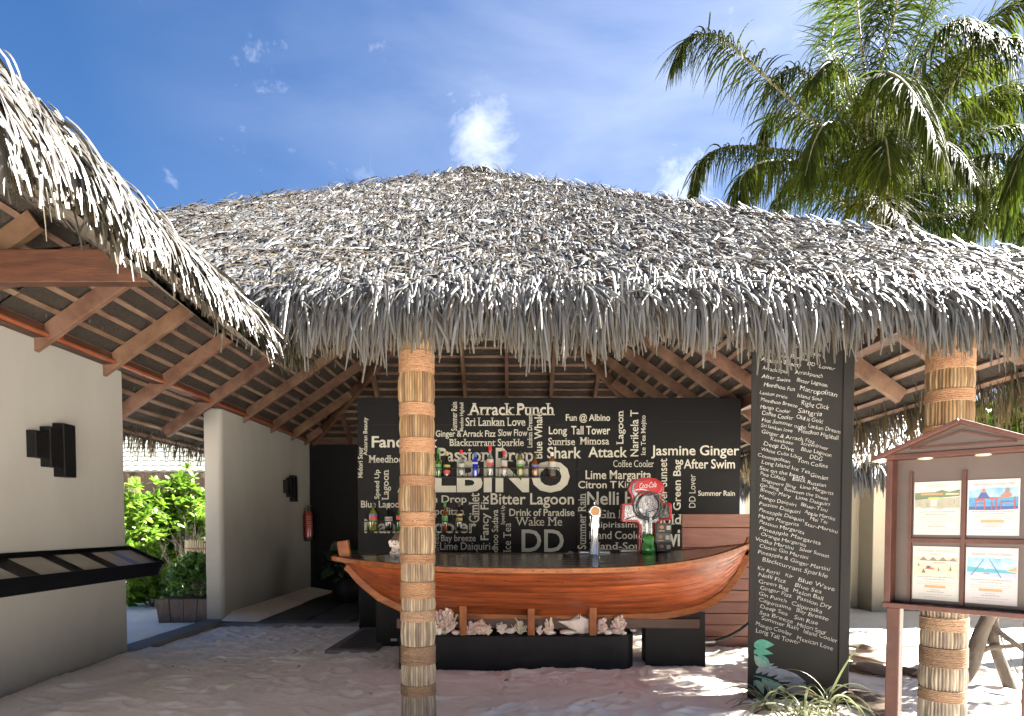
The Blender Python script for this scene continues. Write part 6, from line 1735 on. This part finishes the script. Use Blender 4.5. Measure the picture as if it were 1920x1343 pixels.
for sx, sy in ((0, -1), (-1, 0), (1, 0), (0, 1)):
    m_ = n // 3 if (sx < 0 or sy < 0) else n // 8
    d = rng.random(m_) ** .8 * hw_; d = hw_ - d; a = rng.uniform(-1, 1, m_) * (hw_ - d)
    z = ez + .25 + (apz - ez) * d / hw_
    if sy: P = np.stack([ec[0] + a, ec[1] + sy * (hw_ - d), z], -1)
    else: P = np.stack([ec[0] + sx * (hw_ - d), ec[1] + a, z], -1)
    D = np.stack([np.full(m_, sx * 1.0), np.full(m_, sy * 1.0), np.full(m_, -.7)], -1) + rng.normal(0, .3, (m_, 3))
    if sy: D[:, 0] += a / hw_ * .6
    else: D[:, 1] += a / hw_ * .6
    up_ = np.tile(np.array([sx * .6, sy * .6, .9]), (m_, 1)) + rng.normal(0, .2, (m_, 3))
    V, Q = strands(P, D, up_, rng.uniform(.25, .5, m_), rng.uniform(.03, .05, m_), grav=rng.uniform(.2, 1.6, m_), seg=3, arch=.3)
    sets.append((V, Q, strand_tint(m_, 3, GREY0, GREY1, .18, TAN, .08)))
    k = 700 if (sx < 0 or sy < 0) else 200                                     # eave
    a = rng.uniform(-1, 1, k) * hw_
    P = np.stack([ec[0] + a, np.full(k, ec[1] + sy * hw_), np.full(k, ez + .2)], -1) if sy else np.stack([np.full(k, ec[0] + sx * hw_), ec[1] + a, np.full(k, ez + .2)], -1)
    P[:, 2] += rng.normal(0, .06, k)
    V, Q = strands(P, np.stack([np.full(k, sx * .7), np.full(k, sy * .7), np.full(k, -.6)], -1) + rng.normal(0, .2, (k, 3)), np.tile(np.array([sx * .8, sy * .8, .5]), (k, 1)), rng.uniform(.25, .45, k), rng.uniform(.02, .04, k), grav=2.5, seg=4, arch=.3)
    sets.append((V, Q, strand_tint(k, 4, GREY0, GREY1, .18, TAN, .08)))
strand_obj('thatch', sets, 'thatch', rh)
b = MB(); v0 = [(ec[0] - hw_, ec[1] - hw_, ez + .2), (ec[0] + hw_, ec[1] - hw_, ez + .2), (ec[0] + hw_, ec[1] + hw_, ez + .2), (ec[0] - hw_, ec[1] + hw_, ez + .2), (ec[0], ec[1], apz + .2)]
b.add(v0, [(0, 1, 4), (1, 2, 4), (2, 3, 4), (3, 0, 4)]); b.build('roof_core', 'thatch_core', rh)

# ------------------------------------------------------------------ crooked tree by the kiosk
tr = thing('crooked_tree', on_ground(1888, 1300), 'crooked small tree with bare lower limbs behind the kiosk', 'tree')
def G(px, py, Y=None): return at(px, py, Y)
Yt = tr.location.y
b = MB()
def limb(pts, r0, r1, n=10):
    P = ribbon([G(x, y, Yy) for x, y, Yy in pts], 16); b.tube(P, [r0 + (r1 - r0) * i / 16 for i in range(17)], n)
limb([(1770, 1310, 5.9), (1812, 1262, 5.85), (1828, 1225, 5.8), (1838, 1190, 5.8), (1856, 1150, 5.8), (1880, 1060, 5.9), (1890, 930, 6.0), (1885, 830, 6.1)], .078, .04)
limb([(1898, 1302, 5.7), (1885, 1265, 5.75), (1868, 1220, 5.8), (1862, 1185, 5.8), (1868, 1120, 5.9), (1905, 1020, 6.0), (1960, 900, 6.2)], .055, .035)
b.build('trunk', 'bark', tr, smooth=True)
b = MB()
limb([(1834, 1225, 5.8), (1856, 1215, 5.75), (1890, 1212, 5.7), (1960, 1205, 5.6)], .03, .02, 8)
limb([(1856, 1170, 5.8), (1880, 1190, 5.7), (1910, 1212, 5.6), (1960, 1250, 5.5)], .028, .018, 8)
limb([(1840, 1195, 5.8), (1862, 1210, 5.8), (1870, 1200, 5.8), (1850, 1170, 5.8)], .018, .014, 8)
limb([(1880, 1060, 5.9), (1830, 960, 6.3), (1850, 860, 6.8)], .035, .015, 8)
limb([(1886, 900, 6.0), (1980, 830, 6.5), (2080, 780, 6.8)], .04, .015, 8)
b.build('branches', 'bark', tr, smooth=True)
cs = []
r = random.Random(8)
for cxp, cyp, Yc, rd in ((1862, 800, 7.2, .42), (1905, 775, 7.4, .55), (1960, 790, 7.0, .6), (2040, 760, 6.8, .7), (1990, 850, 6.6, .55), (2080, 820, 6.2, .7), (1925, 860, 7.0, .45)):
    c = at(cxp, cyp, Yc)
    for i in range(80):
        v = Vector((r.gauss(0, 1), r.gauss(0, 1), r.gauss(0, .7))); v = v.normalized() * rd * r.random() ** .5; cs.append(tuple(c + v))
rosettes(cs, .12, 7, (.8, .95, .7), (1.25, 1.25, 1.0), 'leaf_bright', 'crown', tr, .5, .42)
vn = thing('thin_vine', G(1870, 1165, 6.2), 'thin dark vine hanging beside the crooked tree', 'vine')
b = MB(); b.tube(ribbon([G(1868, 1150, 6.2), G(1878, 1200, 6.1), G(1900, 1245, 6.0), G(1918, 1280, 5.9)], 12), .007, 6); b.build('stem', 'bark', vn)
# dry curled palm sheaths lying on the sand at right
for i, (x0, y0_, x1, y1_, w, lab) in enumerate(((1598, 1232, 1668, 1247, .16, 'dry brown palm sheath farthest on the bright sand'), (1592, 1247, 1676, 1272, .2, 'second dry palm sheath with curled edge'), (1588, 1297, 1668, 1345, .2, 'nearest dry palm sheath beside the kiosk leg'), (1590, 1215, 1640, 1224, .14, 'pale short palm sheath by the board'), (1696, 1268, 1728, 1268, .2, 'flat grey sheath between kiosk leg and reed post'))):
    a_, c_ = on_ground(x0, y0_), on_ground(x1, y1_); d = c_ - a_; L = d.length; d.normalize(); s = Vector((-d.y, d.x, 0)); V, f = [], []
    for k in range(13):
        t = k / 12
        for j in range(7):
            u = (j - 3) / 3; ww = w * (.35 + .65 * math.sin(math.pi * min(1, .15 + .8 * t)))
            V.append(a_ + d * L * t + s * u * ww + Vector((0, 0, .015 + .07 * (1 - (u * .8) ** 2) * (.35 + math.sin(math.pi * t)) * .6)))
    for k in range(12):
        for j in range(6): f.append((k * 7 + j, k * 7 + j + 1, k * 7 + j + 8, k * 7 + j + 7))
    b = MB(); b.add(V, f); o = b.build('palm_sheath', 'dry_frond', smooth=True)
    m2 = o.modifiers.new('thickness', 'SOLIDIFY'); m2.thickness = .008
    tag(o, lab, 'palm sheath', 'dry palm sheaths on the sand')
# greenery beyond, right
for i, (x, y, w, h) in enumerate(((13, 17, 5, 3.2), (17.5, 14, 5, 3.4), (16, 9, 4, 3.0), (22, 18, 7, 4.2))):
    bush(0, 0, y, w, h, 150, ('broad green bush right of the cream hut', 'tall green bush far right of the kiosk', 'green bush behind the second palm', 'largest far green bush on the right')[i], .3, group='green bushes on the right', dep=3, loc=(x, y, 0))

# dry leaf bits on the sand
for i in range(14):
    px, py = random.choice(((340, 1265), (520, 1290), (640, 1265), (690, 1300), (450, 1300), (880, 1320), (1010, 1290), (1180, 1300), (560, 1250), (300, 1290), (930, 1275), (1130, 1330), (420, 1240), (980, 1330)))
    p = on_ground(px + random.uniform(-25, 25), py + random.uniform(-12, 8)); a = random.uniform(0, 6.28); L = random.uniform(.025, .06)
    d = Vector((math.cos(a), math.sin(a), 0)); q = Vector((-d.y, d.x, 0)) * L * .22
    b = MB(); b.add([p - d * L, p - q + Vector((0, 0, .016)), p + d * L + Vector((0, 0, .01)), p + q + Vector((0, 0, .018))], [(0, 1, 2, 3)])
    b.v = [(x, y, z + .012 + float(sand_z(np.float64(x), np.float64(y)))) for x, y, z in b.v]
    tag(b.build('dry_leaf', 'husk'), 'tiny dry leaf bit lying on the shaded sand', 'leaf', 'dry leaf bits on the sand')
